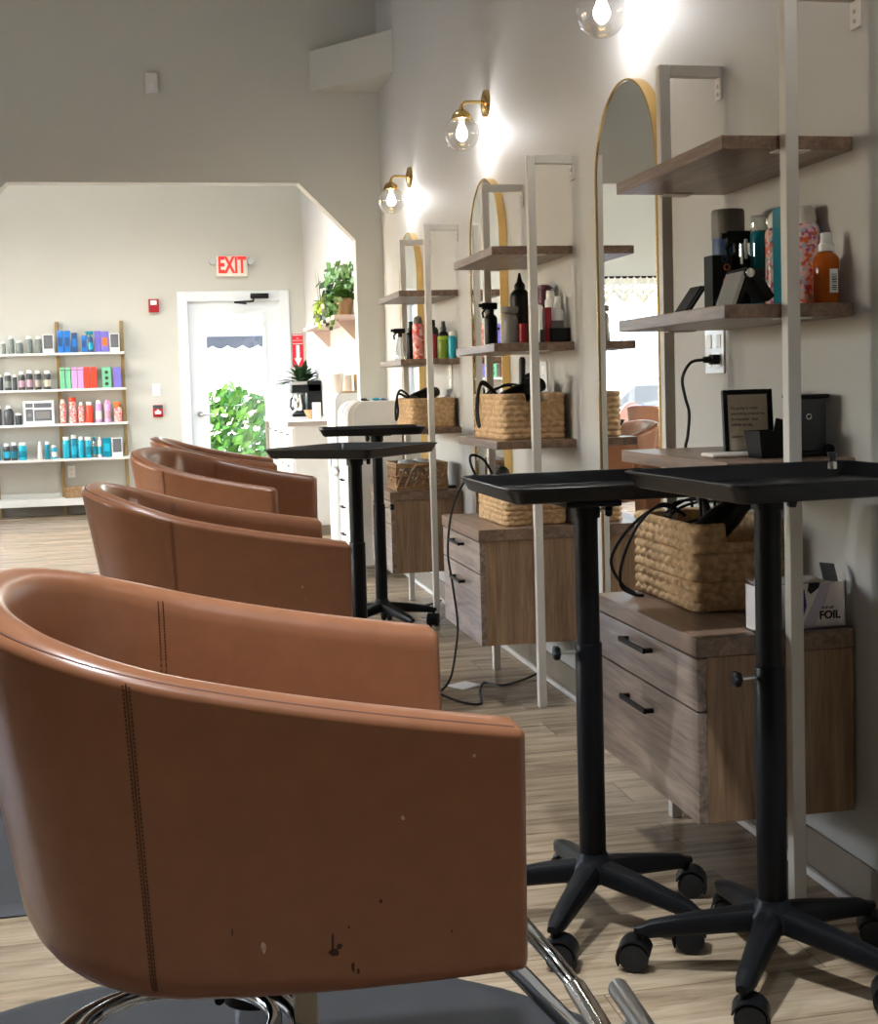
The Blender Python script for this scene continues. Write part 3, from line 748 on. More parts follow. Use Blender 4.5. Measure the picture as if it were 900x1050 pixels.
c2 = make_chair('salon_chair', 'brown leather tub chair just behind the foreground chair, at the middle cabinet', marks=[('scuff', 5.0, .62, .10, .016), ('scuff', 4.7, .52, .05, .01)])
c2.location = (.148, 3.77, 0)
c3 = copy_tree(c2); c3.location = (.245, 5.72, .012); c3.rotation_euler.z = -.36
for ch in list(c3.children):
    if ch.name.startswith('scuff'): bpy.data.objects.remove(ch)
c3['label'] = 'brown leather tub chair turned slightly towards the camera, third along, its seat showing'
c4 = copy_tree(c3); c4.location = (.30, 7.62, 0); c4.rotation_euler.z = -.05
c4['label'] = 'brown leather tub chair farthest back, only its top rim showing over the third chair'
for c in (c1, c2, c3, c4): c['group'] = 'brown salon chairs facing the right wall'
c5 = copy_tree(c3); c5.location = (-2.02, 12.35, 0); c5.rotation_euler.z = PI*.9
c5['label'] = 'brown leather tub chair by the back window, seen only in the mirror'
del c5['group']
# ------------------------------------------------------------------ tinting carts
def make_cart(label, loc, zt, toff, trz, base_rot, knob_ang=PI, tl=(.25, .24)):
    t = thing('rolling_tray_cart', label, 'cart', loc, 'black rolling tray carts')
    hub = B().lathe([(.030, .088), (.046, .092), (.050, .105), (.046, .122), (.034, .136), (.030, .150)], (0, 0, 0), 28)
    hub.build('base_hub', 'black', t, True)
    for k in range(5):
        a = base_rot+2*PI*k/5; ca, sa = math.cos(a), math.sin(a)
        vs = []; fs = []; N = 10
        secs = []
        for i in range(N+1):
            u = i/N; r = .030+.225*u; w = .026-.008*u; top = .134-.040*u**1.2; bot = .090-.024*u; 
            if i == N: w *= .72; top -= .006; bot += .004
            pr = [(-w*.75, bot), (-w, bot+.006), (-w, top-.014), (-w*.72, top-.003), (-w*.3, top), (w*.3, top), (w*.72, top-.003), (w, top-.014), (w, bot+.006), (w*.75, bot)]
            secs.append([(r*ca-q*sa, r*sa+q*ca, z) for q, z in pr])
        e = 1.0; r = .030+.225+.010
        secs.append([(r*ca-q*sa, r*sa+q*ca, z) for q, z in [(-.008, .074), (-.010, .077), (-.010, .080), (-.008, .085), (-.004, .087), (.004, .087), (.008, .085), (.010, .080), (.010, .077), (.008, .074)]])
        m = len(secs[0])
        for s_ in secs: vs += s_
        for i in range(len(secs)-1):
            for j in range(m): l = (j+1) % m; fs.append([i*m+j, i*m+l, (i+1)*m+l, (i+1)*m+j])
        fs.append(list(range(m))[::-1]); fs.append([(len(secs)-1)*m+j for j in range(m)])
        lg = B().add(vs, fs, 0, True).build('leg', 'black', t, True)
        # twin-wheel caster under the leg end
        rc = .252; cx, cy = rc*ca, rc*sa; sw = a+1.1+k*1.9; dx, dy = math.cos(sw), math.sin(sw); ax, ay = -dy, dx
        ox, oy = cx-dx*.012, cy-dy*.012; cz = .029
        w = B()
        for s in (-1, 1):
            w.lathe([(.006, -.011), (.020, -.011), (.0275, -.008), (.029, -.003), (.029, .005), (.0275, .009), (.020, .0115), (.006, .010)], seg=28,
                    mtx=Matrix.Translation((ox+s*ax*.0145, oy+s*ay*.0145, cz)) @ Vector((ax*s, ay*s, 0)).to_track_quat('Z', 'Y').to_matrix().to_4x4())
        c = w.build('caster', 'blackrub', t, True)
        hd = B(); pts = []
        fs = []; vs = []; n = 14
        for i in range(n+1):
            b_ = -.5+(PI+.2)*i/n; 
            for q in (-.026, .026):
                for rr in (.0315, .0345): vs.append((ox+ax*q-dx*rr*math.cos(b_), oy+ay*q-dy*rr*math.cos(b_), cz+rr*math.sin(b_)))
        for i in range(n):
            a0 = i*4; b0 = a0+4
            fs += [[a0, b0, b0+2, a0+2], [a0+1, a0+3, b0+3, b0+1], [a0, a0+1, b0+1, b0], [a0+2, b0+2, b0+3, a0+3]]
        fs += [[0, 2, 3, 1], [n*4, n*4+1, n*4+3, n*4+2]]
        hd.add(vs, fs, 0, True).cyl((cx, cy, .055), (cx, cy, .080), .008, seg=12); hd.build('caster_hood', 'black', c, True)
    zc = .60
    B().cyl((0, 0, .11), (0, 0, zc), .0285, seg=28, bev=.003).build('lower_pole', 'blackmet', t, True)
    B().cyl((0, 0, zc-.01), (0, 0, zt-.03), .0248, seg=28).build('upper_pole', 'blackmet', t, True)
    def knob(z, ang, r0, L=.035):
        d = Vector((math.cos(ang), math.sin(ang), 0)); p = Vector((0, 0, z))
        k_ = B().cyl(p+d*(r0-.004), p+d*(r0+L), .004, seg=10).build('knob_stem', 'steel', t, True)
        kb = B()
        q = d.to_track_quat('Z', 'Y').to_matrix().to_4x4(); vs = []
        prof = [(.011, 0), (.014, .003), (.014, .012), (.010, .015)]; m = 30; fs = []
        for i in range(m):
            a = 2*PI*i/m; s = 1+.13*math.cos(6*a)
            vs += [(r*s*math.cos(a), r*s*math.sin(a), z_) for r, z_ in prof]
        for i in range(m):
            j = (i+1) % m
            for l in range(3): fs.append([i*4+l, j*4+l, j*4+l+1, i*4+l+1])
        fs += [[i*4 for i in range(m)][::-1], [i*4+3 for i in range(m)]]
        kb.add(vs, fs, 0, True, Matrix.Translation(p+d*(r0+L-.002)) @ q); kb.build('knob', 'black', k_, True)
    knob(zc-.02, knob_ang, .0285)
    knob(zt-.055, knob_ang+PI*.95, .0248, .018)
    # tray: flared rim, sunken floor
    tx, ty = toff; hx, hy = tl; r = .032
    def ro(ix, z):
        P = []; m = 7; h_x, h_y, rr = hx-ix, hy-ix, max(r-ix*.7, .008)
        for sx_, sy_, a0 in ((1, 1, 0), (-1, 1, PI/2), (-1, -1, PI), (1, -1, 1.5*PI)):
            for i in range(m+1):
                a = a0+PI/2*i/m; P.append((sx_*(h_x-rr)+rr*math.cos(a), sy_*(h_y-rr)+rr*math.sin(a), z))
        return P
    lv = [(.026, zt-.032), (.018, zt-.028), (.004, zt-.004), (.0, zt-.002), (.0, zt+.001), (.004, zt+.0025), (.010, zt), (.024, zt-.024), (.030, zt-.027)]
    vs = []; fs = []
    for ix, z in lv: vs += ro(ix, z)
    m = len(ro(0, 0)); 
    for l in range(len(lv)-1):
        for j in range(m): q = (j+1) % m; fs.append([l*m+j, l*m+q, (l+1)*m+q, (l+1)*m+j])
    fs.append(list(range(m))[::-1]); fs.append([(len(lv)-1)*m+j for j in range(m)])
    mt = Matrix.Translation((tx, ty, 0)) @ Matrix.Rotation(trz, 4, 'Z')
    tr = B().add(vs, fs, 0, True, mt)
    tr.build('tray', 'tray', t, True)
    B().box((-.06, -.06, zt-.044), (.06, .06, zt-.031), .003).cyl((0, 0, zt-.07), (0, 0, zt-.034), .030, seg=24).build('tray_mount', 'blackmet', t, True)
    return t
make_cart('black tray cart with five casters, nearest the camera, in front of the foil box cabinet', (1.112, 2.343, 0), .970, (.036, -.045), .06, PI/2-.02, PI*1.02, (.25, .24))
make_cart('black tray cart with five casters, second from the camera, tray tucked behind the nearest tray', (.862, 2.68, 0), .935, (.050, .145), .0, PI/2, PI*.97, (.24, .235))
make_cart('black tray cart with diagonal tray at the second chair arm', (.665, 4.72, 0), .945, (-.015, -.06), .85, .4, PI*1.0, (.24, .22))
make_cart('black tray cart farthest back, tray level with the white trolley top', (.985, 6.22, 0), .965, (-.04, -.09), -.12, .08, PI*.1, (.24, .22))

# ------------------------------------------------------------------ floor mats
def floor_mat_obj(label, cx, cy, hx, hy, r):
    b = B(); o = []
    for sx_, sy_, a0 in ((1, 1, 0), (-1, 1, PI/2), (-1, -1, PI), (1, -1, 1.5*PI)):
        for i in range(13): a = a0+PI/2*i/12; o.append((sx_*(hx-r)+r*math.cos(a), sy_*(hy-r)+r*math.sin(a)))
    vs = []; fs = []; n = len(o)
    for s, z in ((0, .0005), (0, .004), (.035, .017), (.05, .018)):
        vs += [(cx+p[0]*(1-s/hx), cy+p[1]*(1-s/hy), z) for p in o]
    for l in range(3):
        for j in range(n): q = (j+1) % n; fs.append([l*n+j, l*n+q, (l+1)*n+q, (l+1)*n+j])
    fs += [list(range(n))[::-1], [3*n+j for j in range(n)]]
    m = b.add(vs, fs, 0, True).build('floor_mat', 'mat'); tag(m, label, 'mat', 'grey anti-fatigue mats'); return m
floor_mat_obj('dark grey round cushioned mat under the foreground chair', .02, 1.84, .80, .80, .79)
floor_mat_obj('dark grey cushioned mat left of and under the second chair', -.42, 3.79, .85, .755, .30)

# ------------------------------------------------------------------ bottles and other products
def prof_for(kind, r, h):
    if kind == 'can': return [(r*.96, 0), (r, .004), (r, h-.5*r), (r*.93, h-.2*r), (r*.72, h)]
    if kind == 'tube': return [(r*.94, 0), (r, .003), (r, h-.003), (r*.95, h)]
    if kind == 'bottle': return [(r*.92, 0), (r, .005), (r, h-.8*r), (r*.92, h-.45*r), (r*.65, h-.15*r), (r*.42, h)]
    if kind == 'curvy': return [(r*.9, 0), (r, .01), (r*.97, h*.25), (r*.82, h*.5), (r*.9, h*.72), (r*.75, h*.9), (r*.45, h)]
    if kind == 'jar': return [(r*.93, 0), (r, .006), (r, h-.006), (r*.95, h)]
    if kind == 'cone': return [(r*.95, 0), (r, .006), (r*.97, h*.2), (r*.42, h*.92), (r*.30, h)]
def product(name, label, cat, x, y, z, w, h, body, cap=None, kind='bottle', capk='cap', group=None, band=None, rz=0, seg=18, depth=None):
    t = thing(name, label, cat, (x, y, z), group, rz); r = w/2
    if kind == 'box':
        d = depth or w*.7
        B().box((-r, -d/2, 0), (r, d/2, h), .002).build('carton', body, t, True)
        if band: B().box((-r*.72, -d/2-.0006, h*.30), (r*.72, -d/2+.001, h*.70), 0).build('printed_panel', band, t, True)
        return t
    ch = {'cap': .16, 'wide': .16, 'pump': .26, 'trigger': .26, 'none': 0, 'dome': .18, 'nozzle': .22}[capk]*h; bh = h-ch
    B().lathe(prof_for(kind, r, bh), seg=seg).build('body', body, t, True)
    pr = prof_for(kind, r, bh); rt = pr[-1][0]
    if capk == 'cap': B().lathe([(rt*1.0, -.001), (max(rt*1.05, r*.5), .002), (max(rt*1.0, r*.48), ch-.003), (max(rt*.9, r*.42), ch)], (0, 0, bh), seg).build('cap', cap, t, True)
    elif capk == 'wide': B().lathe([(r*.9, -.001), (r*.96, .002), (r*.96, ch-.003), (r*.9, ch)], (0, 0, bh), seg).build('cap', cap, t, True)
    elif capk == 'dome': B().lathe([(rt*1.02, -.001), (rt*1.08, ch*.3), (rt*.9, ch*.75), (rt*.5, ch*.95), (.0005, ch)], (0, 0, bh), seg).build('cap', cap, t, True)
    elif capk == 'nozzle': B().lathe([(rt*1.3, -.001), (rt*1.3, ch*.25), (rt*.7, ch*.45), (rt*.25, ch)], (0, 0, bh), seg).build('cap', cap, t, True)
    elif capk == 'pump':
        B().lathe([(rt*1.45, 0), (rt*1.45, ch*.38), (rt*1.1, ch*.42), (rt*1.0, ch*.98), (rt*.9, ch)], (0, 0, bh), seg).build('pump_head', cap, t, True)
    elif capk == 'trigger':
        q = B().cyl((0, 0, bh-.002), (0, 0, bh+ch*.4), rt*1.2, seg=14).box((-.034, -.009, bh+ch*.40), (.026, .009, bh+ch), .005)
        q.tube([(-.02, 0, bh+ch*.45), (-.032, 0, bh+ch*.1), (-.028, 0, bh-ch*.35)], .0045, 8).cyl((-.034, 0, bh+ch*.75), (-.046, 0, bh+ch*.75), .007, seg=12)
        q.build('trigger_head', cap, t, True)
    if band:
        z0, z1 = (.18*bh, .62*bh)
        if kind in ('can', 'tube', 'jar', 'bottle'):
            B().lathe([(r*1.002, z0), (r*1.006, z0+.0008), (r*1.006, z1-.0008), (r*1.002, z1)], seg=seg).build('label_band', band, t, True)
    return t

# ------------------------------------------------------------------ retail shelving on the back wall
rt = thing('retail_shelving', 'white retail shelving on gold posts filled with hair products on back wall', 'shelf', (-.95, YB-.14, 0))
for x in (-1.56, -.955, -.352):
    B().box((x-.017, YB-.052, 0), (x+.017, YB-.024, 1.86), .003).build('post', 'goldpaint', rt)
    B().box((x-.017, YB-.024, 1.80), (x+.017, YB-.001, 1.858), .002).build('top_bracket', 'goldpaint', rt)
RZ = {'r1': 1.556, 'r2': 1.214, 'r3': .885, 'r4': .55, 'r5': .172}
for k_, z in RZ.items(): B().box((-1.585, YB-.27, z-.022), (-.325, YB-.002, z), .002).build('shelf', 'lam', rt)
B().box((-1.585, YB-.27, .106), (-.325, YB-.25, .15), .002).build('bottom_rail', 'lam', rt)
YI = YB-.145
def rp(row, x, w, h, lab, body, cap=None, kind='bottle', capk='cap', band=None, nm=None, grp=None, dy=0):
    nm = nm or {'box': 'product_box'}.get(kind, 'product_bottle')
    return product(nm, lab, 'box' if kind == 'box' else 'bottle', x, YI+dy, RZ[row], w*.96, h, body, cap, kind, capk, grp, band, seg=14)
def poster(row, x, w, h, lab, lines):
    t = thing('sign_card', lab, 'sign', (x, YI, RZ[row]))
    a = .10; y0 = YI-.02
    B().box((x-w/2, y0, RZ[row]), (x+w/2, y0+.012, RZ[row]+h), .002).build('frame', 'whiteplastic', t)
    if w < .2:
        B().box((x-w*.42, y0-.0015, RZ[row]+h*.24), (x+w*.42, y0+.001, RZ[row]+h*.96)).build('printed_panel', 'print', t)
        q = B()
        for i in range(5): q.box((x-w*.28+.01*(i % 2), y0-.0022, RZ[row]+h*(.38+.10*i)), (x+w*.28-.012*(i % 3), y0-.0014, RZ[row]+h*(.40+.10*i)))
        q.build('print_lines', 'greycap', t)['kind'] = 'stuff'
    else:
        q = B(); z = RZ[row]
        q.box((x-w*.43, y0-.0015, z+h*.72), (x-w*.18, y0+.001, z+h*.90)).box((x-w*.15, y0-.0015, z+h*.70), (x+w*.43, y0+.001, z+h*.90))
        q.box((x-w*.43, y0-.0015, z+h*.14), (x-w*.18, y0+.001, z+h*.66)).box((x-w*.15, y0-.0015, z+h*.14), (x+w*.43, y0+.001, z+h*.62))
        q.build('printed_panel', 'print', t)
        g = B().box((x-w*.10, y0-.0022, z+h*.24), (x+w*.36, y0-.0014, z+h*.54)).cyl((x-w*.305, y0-.0022, z+h*.40), (x-w*.305, y0-.0014, z+h*.40), w*.07, seg=16)
        g.build('pale_panel', 'greycap', t)
G1, G2, G3, G4 = ('products on the top retail shelf', 'products on the second retail shelf', 'products on the third retail shelf', 'products on the fourth retail shelf')
r1 = [(-1.442, .044, .121), (-1.37, .057, .174), (-1.296, .071, .127), (-1.207, .067, .167), (-1.12, .062, .165)]
L1 = ['short grey bottle cut by left photo edge on top retail shelf', 'tall grey bottle second from left on top retail shelf', 'short wide grey bottle third from left on top retail shelf', 'tall grey bottle fourth from left on top retail shelf', 'tall grey bottle beside the dark sign card on top retail shelf']
for (x, w, h), l in zip(r1, L1): rp('r1', x, w, h, l, 'greybottle', 'whiteplastic', 'can', grp=G1)
poster('r1', -1.03, .100, .18, 'small dark sign card left of centre gold post on top retail shelf', 3)
for x, w, h, l, c in [(-.918, .058, .212, 'tall blue carton next to the centre gold post, top retail shelf', 'blue'), (-.855, .058, .211, 'second tall blue carton from the centre post, top retail shelf', 'blue'), (-.79, .054, .191, 'darker blue carton third from the centre post, top retail shelf', 'navy'), (-.701, .048, .161, 'small blue carton standing alone, top retail shelf', 'blue')]:
    rp('r1', x, w, h, l, c, kind='box', grp=G1, band='navy' if c == 'blue' else 'blue')
rp('r1', -.642, .046, .206, 'blue spray bottle with dark top between blue and purple cartons', 'navy', 'teal', 'bottle', 'trigger', 'cyan', grp=G1)
rp('r1', -.575, .062, .205, 'plain purple carton left in its pair, top retail shelf', 'purple', kind='box', grp=G1, dy=.03)
rp('r1', -.507, .072, .199, 'purple carton with orange and white patch, top retail shelf', 'purple', kind='box', grp=G1, band='orange')
poster('r1', -.417, .088, .178, 'small dark sign card at the right end of top retail shelf', 3)
r2 = [(-1.483, .049, .152, 'darkgrey', 'grey bottle outside the left photo edge, second retail shelf'), (-1.414, .062, .169, 'greybottle', 'white capped grey bottle at left photo edge, second retail shelf'), (-1.353, .044, .149, 'darkgrey', 'slim short grey bottle, second retail shelf'),
      (-1.289, .062, .175, 'mauve', 'left one of the two mauve grey bottles, second retail shelf'), (-1.218, .062, .187, 'mauve', 'right one of the two mauve grey bottles, second retail shelf'), (-1.142, .062, .181, 'taupe', 'taupe labelled bottle with white cap, second retail shelf'), (-1.055, .067, .178, 'beige', 'beige labelled dark bottle nearest the centre post, second retail shelf')]
for x, w, h, c, l in r2: rp('r2', x, w, h, l, 'darkgrey', 'whiteplastic', 'can', 'cap', c, grp=G2)
for x, w, h, c, l in [(-.915, .048, .203, 'mint', 'mint green carton nearest centre post, second retail shelf'), (-.861, .048, .201, 'mint', 'second mint green carton, left of the lilac pair'), (-.803, .052, .204, 'lilac', 'lilac carton beside the mint pair, second retail shelf'), (-.746, .052, .203, 'lilac', 'lilac carton beside the red pair, second retail shelf'),
                   (-.687, .053, .206, 'coral', 'bright red orange carton beside the lilac pair'), (-.626, .058, .205, 'coral', 'bright red orange carton with a gap at its right'), (-.504, .088, .197, 'mint', 'wide mint carton with dark green dots, second retail shelf'), (-.404, .074, .195, 'purple', 'wide purple blue carton at right end of second retail shelf')]:
    t = rp('r2', x, w, h, l, c, kind='box', grp=G2)
    if 'dots' in l:
        for k in range(3): B().cyl((0, -.0315, .04+.055*k), (0, -.0300, .04+.055*k), .017, seg=16).build('printed_dot', 'leafdark', t, True)
    elif c != 'purple': B().box((-w*.48, -w*.336-.0012, h*.86), (w*.48, -w*.336+.001, h*.90)).build('lid_line', 'leafdark' if c == 'mint' else 'plum', t, True)
rp('r3', -1.513, .057, .188, 'charcoal bottle outside the left photo edge, third retail shelf', 'darkgrey', 'whiteplastic', 'can', grp=G3)
rp('r3', -1.422, .092, .186, 'big charcoal bottle with white cap left of the wide sign, third retail shelf', 'darkgrey', 'whiteplastic', 'bottle', grp=G3)
rp('r3', -1.334, .065, .109, 'small charcoal jar with white lid beside the wide sign', 'darkgrey', 'whiteplastic', 'jar', 'wide', grp=G3)
poster('r3', -1.146, .28, .224, 'wide framed grey sign with printed panels on third retail shelf', 6)
for x, w, h, b_, c, k, ck, bd, l in [(-.925, .058, .236, 'floralred', 'cream', 'can', 'dome', None, 'tall pale coral bottle with cream cap nearest centre post'), (-.833, .070, .247, 'floralred', 'coral', 'can', 'wide', None, 'tall floral can with bright red cap, third retail shelf'), (-.756, .058, .198, 'floralred', 'cream', 'bottle', 'cap', None, 'short floral bottle with white cap, third retail shelf'),
                                (-.681, .068, .201, 'coral', 'whiteplastic', 'can', 'cap', None, 'plain red bottle with white cap, third retail shelf'), (-.594, .060, .217, 'lilac', 'whiteplastic', 'can', 'dome', 'cream', 'lilac can with white cap, third retail shelf'), (-.51, .066, .214, 'lilac', 'pinkcap', 'can', 'dome', 'mauve', 'lilac can with pink cap, third retail shelf'), (-.413, .076, .193, 'floralred', 'orange', 'bottle', 'trigger', None, 'coral spray bottle with orange top at right end of third shelf')]:
    rp('r3', x, w, h, l, b_, c, k, ck, bd, grp=G3)
for x, w, h, b_, c, k, ck, bd, l in [(-1.54, .055, .165, 'cyan', 'whiteplastic', 'bottle', 'cap', None, 'cyan bottle outside the left photo edge, fourth retail shelf'), (-1.456, .066, .162, 'darkgrey', 'whiteplastic', 'can', 'cap', 'cyan', 'dark bottle with cyan label at left photo edge, fourth retail shelf'), (-1.389, .060, .168, 'darkgrey', 'whiteplastic', 'can', 'cap', 'teal', 'second dark bottle with teal label, fourth retail shelf'),
                                (-1.311, .080, .166, 'cyan', 'whiteplastic', 'can', 'cap', 'teal', 'wide cyan bottle right of the two dark bottles, fourth shelf'), (-1.154, .049, .169, 'cream', 'whiteplastic', 'curvy', 'cap', None, 'slim cream bottle standing alone, fourth retail shelf'), (-1.085, .050, .167, 'teal', 'whiteplastic', 'can', 'cap', None, 'slim teal bottle beside the cream one, fourth retail shelf'),
                                (-1.022, .056, .127, 'cyan', 'whiteplastic', 'jar', 'wide', 'cream', 'short teal jar with white lid left of centre post'), (-.909, .066, .207, 'cyan', 'whiteplastic', 'tube', 'wide', None, 'tall cyan tube nearest centre post on its right side, fourth shelf'), (-.838, .064, .223, 'teal', 'whiteplastic', 'can', 'cap', 'cyan', 'tallest teal bottle, second right of the centre post, fourth shelf'),
                                (-.773, .058, .203, 'cyan', 'whiteplastic', 'can', 'cap', None, 'cyan bottle third right of the centre post, fourth shelf'), (-.705, .062, .20, 'cyan', 'whiteplastic', 'can', 'wide', 'teal', 'cyan bottle with wide white cap, fourth from centre post'), (-.646, .046, .198, 'jar', 'teal', 'bottle', 'cap', 'teal', 'clear bottle with teal label, fourth retail shelf'), (-.598, .040, .197, 'cream', 'whiteplastic', 'bottle', 'cap', 'cyan', 'slim white bottle beside the teal carton')]:
    rp('r4', x, w, h, l, b_, c, k, ck, bd, grp=G4)
rp('r4', -.531, .076, .185, 'teal carton left of the dark sign card, fourth retail shelf', 'teal', kind='box', band='cyan', grp=G4)
poster('r4', -.434, .098, .181, 'small dark sign card at right end of fourth retail shelf', 4)
bk = thing('storage_basket', 'low brown basket on the bottom retail shelf behind the second chair', 'basket', (-.80, YI, RZ['r5']))
q = B(); 
for i in range(6):
    z = RZ['r5']+.009+.017*i; o = [(-.925+.0*i, YI-.07), (-.675, YI-.07), (-.675, YI+.07), (-.925, YI+.07)]
    q.tube([(p[0], p[1], z) for p in o], .0095, 8, closed=True)
q.box((-.925, YI-.07, RZ['r5']+.001), (-.675, YI+.07, RZ['r5']+.01)); q.build('woven_wall', 'wicker', bk)
# ------------------------------------------------------------------ woven baskets
def woven_basket(label, cx, cy, z, w, d, h, rowh=.020, seg=.034, notch=None, amp=.007, group='woven seagrass baskets', res=.0055):
    """w along X, d along Y; notch = (side, depth) cut in the -Y wall for the handle"""
    t = thing('woven_basket', label, 'basket', (cx, cy, z), group)
    r = .025
    def per(off):
        P = []; hx, hy = w/2-off, d/2-off; rr = max(r-off, .006)
        for sx_, sy_, a0 in ((1, -1, -PI/2), (1, 1, 0), (-1, 1, PI/2), (-1, -1, PI)):
            for i in range(7): a = a0+PI/2*i/6; P.append((sx_*(hx-rr)+rr*math.cos(a), sy_*(hy-rr)+rr*math.sin(a)))
        return P
    def resample(P, n):
        Q = P+[P[0]]; L = [0]
        for a, b_ in zip(Q[:-1], Q[1:]): L.append(L[-1]+math.hypot(b_[0]-a[0], b_[1]-a[1]))
        out = []; j = 0
        for i in range(n):
            s = L[-1]*i/n
            while L[j+1] < s: j += 1
            u = (s-L[j])/(L[j+1]-L[j]); out.append((Q[j][0]+(Q[j+1][0]-Q[j][0])*u, Q[j][1]+(Q[j+1][1]-Q[j][1])*u))
        return out, L[-1]
    PL = 2*(w+d); n = int(PL/res); po, LL = resample(per(0), n); pi_, _ = resample(per(.014), n)
    ns = max(6, round(LL/seg)); seg = LL/ns; nz = int(h/.0042); rows = max(3, round(h/rowh)); rowh = h/rows
    vs = []; fs = []
    def top(i):
        if notch and po[i][1] < -d/2+.005 and abs(po[i][0]-notch[0]) < notch[1]: return h-notch[2]
        return h
    for i in range(n):
        a = po[i-1]; b_ = po[(i+1) % n]; l = math.hypot(b_[0]-a[0], b_[1]-a[1]); nx, ny = (b_[1]-a[1])/l, -(b_[0]-a[0])/l
        for j in range(nz+1):
            zz = min(h*j/nz, top(i)); q = zz/rowh; ri = min(int(q), rows-1); v = min(q-ri, 1)
            u = (LL*i/n)/seg+.5*(ri % 2)
            bul = math.sqrt(max(0, 1-(2*v-1)**2)); pl = abs(math.sin(PI*((u+.45*(v-.5)*(1 if ri % 2 else -1)) % 1)))
            dd = amp*bul*(.35+.65*pl)-.003
            vs.append((cx+po[i][0]+nx*dd, cy+po[i][1]+ny*dd, z+zz+.001))
    for i in range(n):
        k = (i+1) % n
        for j in range(nz): fs.append([i*(nz+1)+j, k*(nz+1)+j, k*(nz+1)+j+1, i*(nz+1)+j+1])
    o = len(vs)
    for i in range(n):
        vs.append((cx+pi_[i][0], cy+pi_[i][1], z+top(i)-.004)); vs.append((cx+pi_[i][0], cy+pi_[i][1], z+.012))
    for i in range(n):
        k = (i+1) % n; fs.append([i*(nz+1)+nz, k*(nz+1)+nz, o+2*k, o+2*i]); fs.append([o+2*i, o+2*k, o+2*k+1, o+2*i+1])
    fs.append([o+2*i+1 for i in range(n)]); fs.append([i*(nz+1) for i in range(n)])
    B().add(vs, fs, 0, True).build('woven_wall', 'weave', t)
    return t

def cord(label, pts, r=.0035, m='black', sub=6, name='cord', group=None, cat='cord'):
    P = [Vector(p) for p in pts]; out = []
    for i in range(len(P)-1):
        p0 = P[max(i-1, 0)]; p1 = P[i]; p2 = P[i+1]; p3 = P[min(i+2, len(P)-1)]
        for k in range(sub):
            u = k/sub; out.append(.5*((2*p1)+(p2-p0)*u+(2*p0-5*p1+4*p2-p3)*u*u+(3*p1-p0-3*p2+p3)*u**3))
    out.append(P[-1])
    o = B().tube(out, r, 8).build(name, m); tag(o, label, cat, group); return o

def loops(label, c, spread, n, seed, r=.0035, turns=3, rad=.06, dz=.05):
    rr = random.Random(seed); pts = []
    for k in range(n):
        a = 2*PI*turns*k/n; q = rad*rr.uniform(.75, 1.2)
        pts.append((c[0]+spread[0]*math.cos(a)*q/rad+rr.uniform(-.006, .006), c[1]+spread[1]*math.sin(a*.97)*q/rad, c[2]+dz*math.sin(a+1)+rr.uniform(-.008, .008)))
    return cord(label, pts, r, sub=5, name='coiled_cord')

def hair_dryer(label, loc, rot, s=1.0):
    t = thing('hair_dryer', label, 'hair dryer', loc); mt = Euler(rot).to_matrix().to_4x4()
    b = B().lathe([(.001, -.085), (.028, -.084), (.036, -.07), (.038, 0), (.034, .05), (.026, .09), (.026, .12), (.022, .121)], seg=24, mtx=mt @ Matrix.Rotation(PI/2, 4, 'Y')); b.build('barrel', 'black', t, True)
    B().tube([mt @ Vector(p) for p in ((-.02, 0, -.02), (-.025, 0, -.07), (-.035, 0, -.15))], [.018, .017, .015], 14).build('handle', 'black', t, True)
    return t
def curling_iron(label, loc, rot, L=.26):
    t = thing('curling_iron', label, 'curling iron', loc); mt = Euler(rot).to_matrix().to_4x4()
    B().lathe([(.012, 0), (.016, .01), (.015, .10), (.012, .12)], seg=16, mtx=mt).build('handle', 'black', t, True)
    B().lathe([(.0125, .118), (.0125, L-.01), (.008, L)], seg=16, mtx=mt).build('barrel', 'darkgrey', t, True)
    return t
def hair_brush(label, loc, rot, m='black'):
    t = thing('hair_brush', label, 'brush', loc); mt = Euler(rot).to_matrix().to_4x4()
    B().lathe([(.006, 0), (.010, .012), (.009, .09), (.007, .11), (.011, .118)], seg=14, mtx=mt).build('handle', 'black', t, True)
    hd = B().lathe([(.018, .117), (.024, .122), (.024, .185), (.018, .19)], seg=18, mtx=mt).build('round_head', m, t, True)
    br = B()
    for i in range(8):
        for k in range(12):
            a = 2*PI*(k+.5*(i % 2))/12; z = .126+.0075*i; d = Vector((math.cos(a), math.sin(a), 0))
            br.tube([mt @ (d*.023+Vector((0, 0, z))), mt @ (d*.034+Vector((0, 0, z)))], .0013, 4)
    br.build('bristles', 'blackrub', t, True)['kind'] = 'stuff'
    return t

_seen = set()
def mark(): _seen.clear(); _seen.update(o.name for o in bpy.data.objects)
def slide(dy):                      # move the goods of one station along the wall
    for o in bpy.data.objects:
        if o.name not in _seen and o.parent is None: o.location.y += dy
mark()
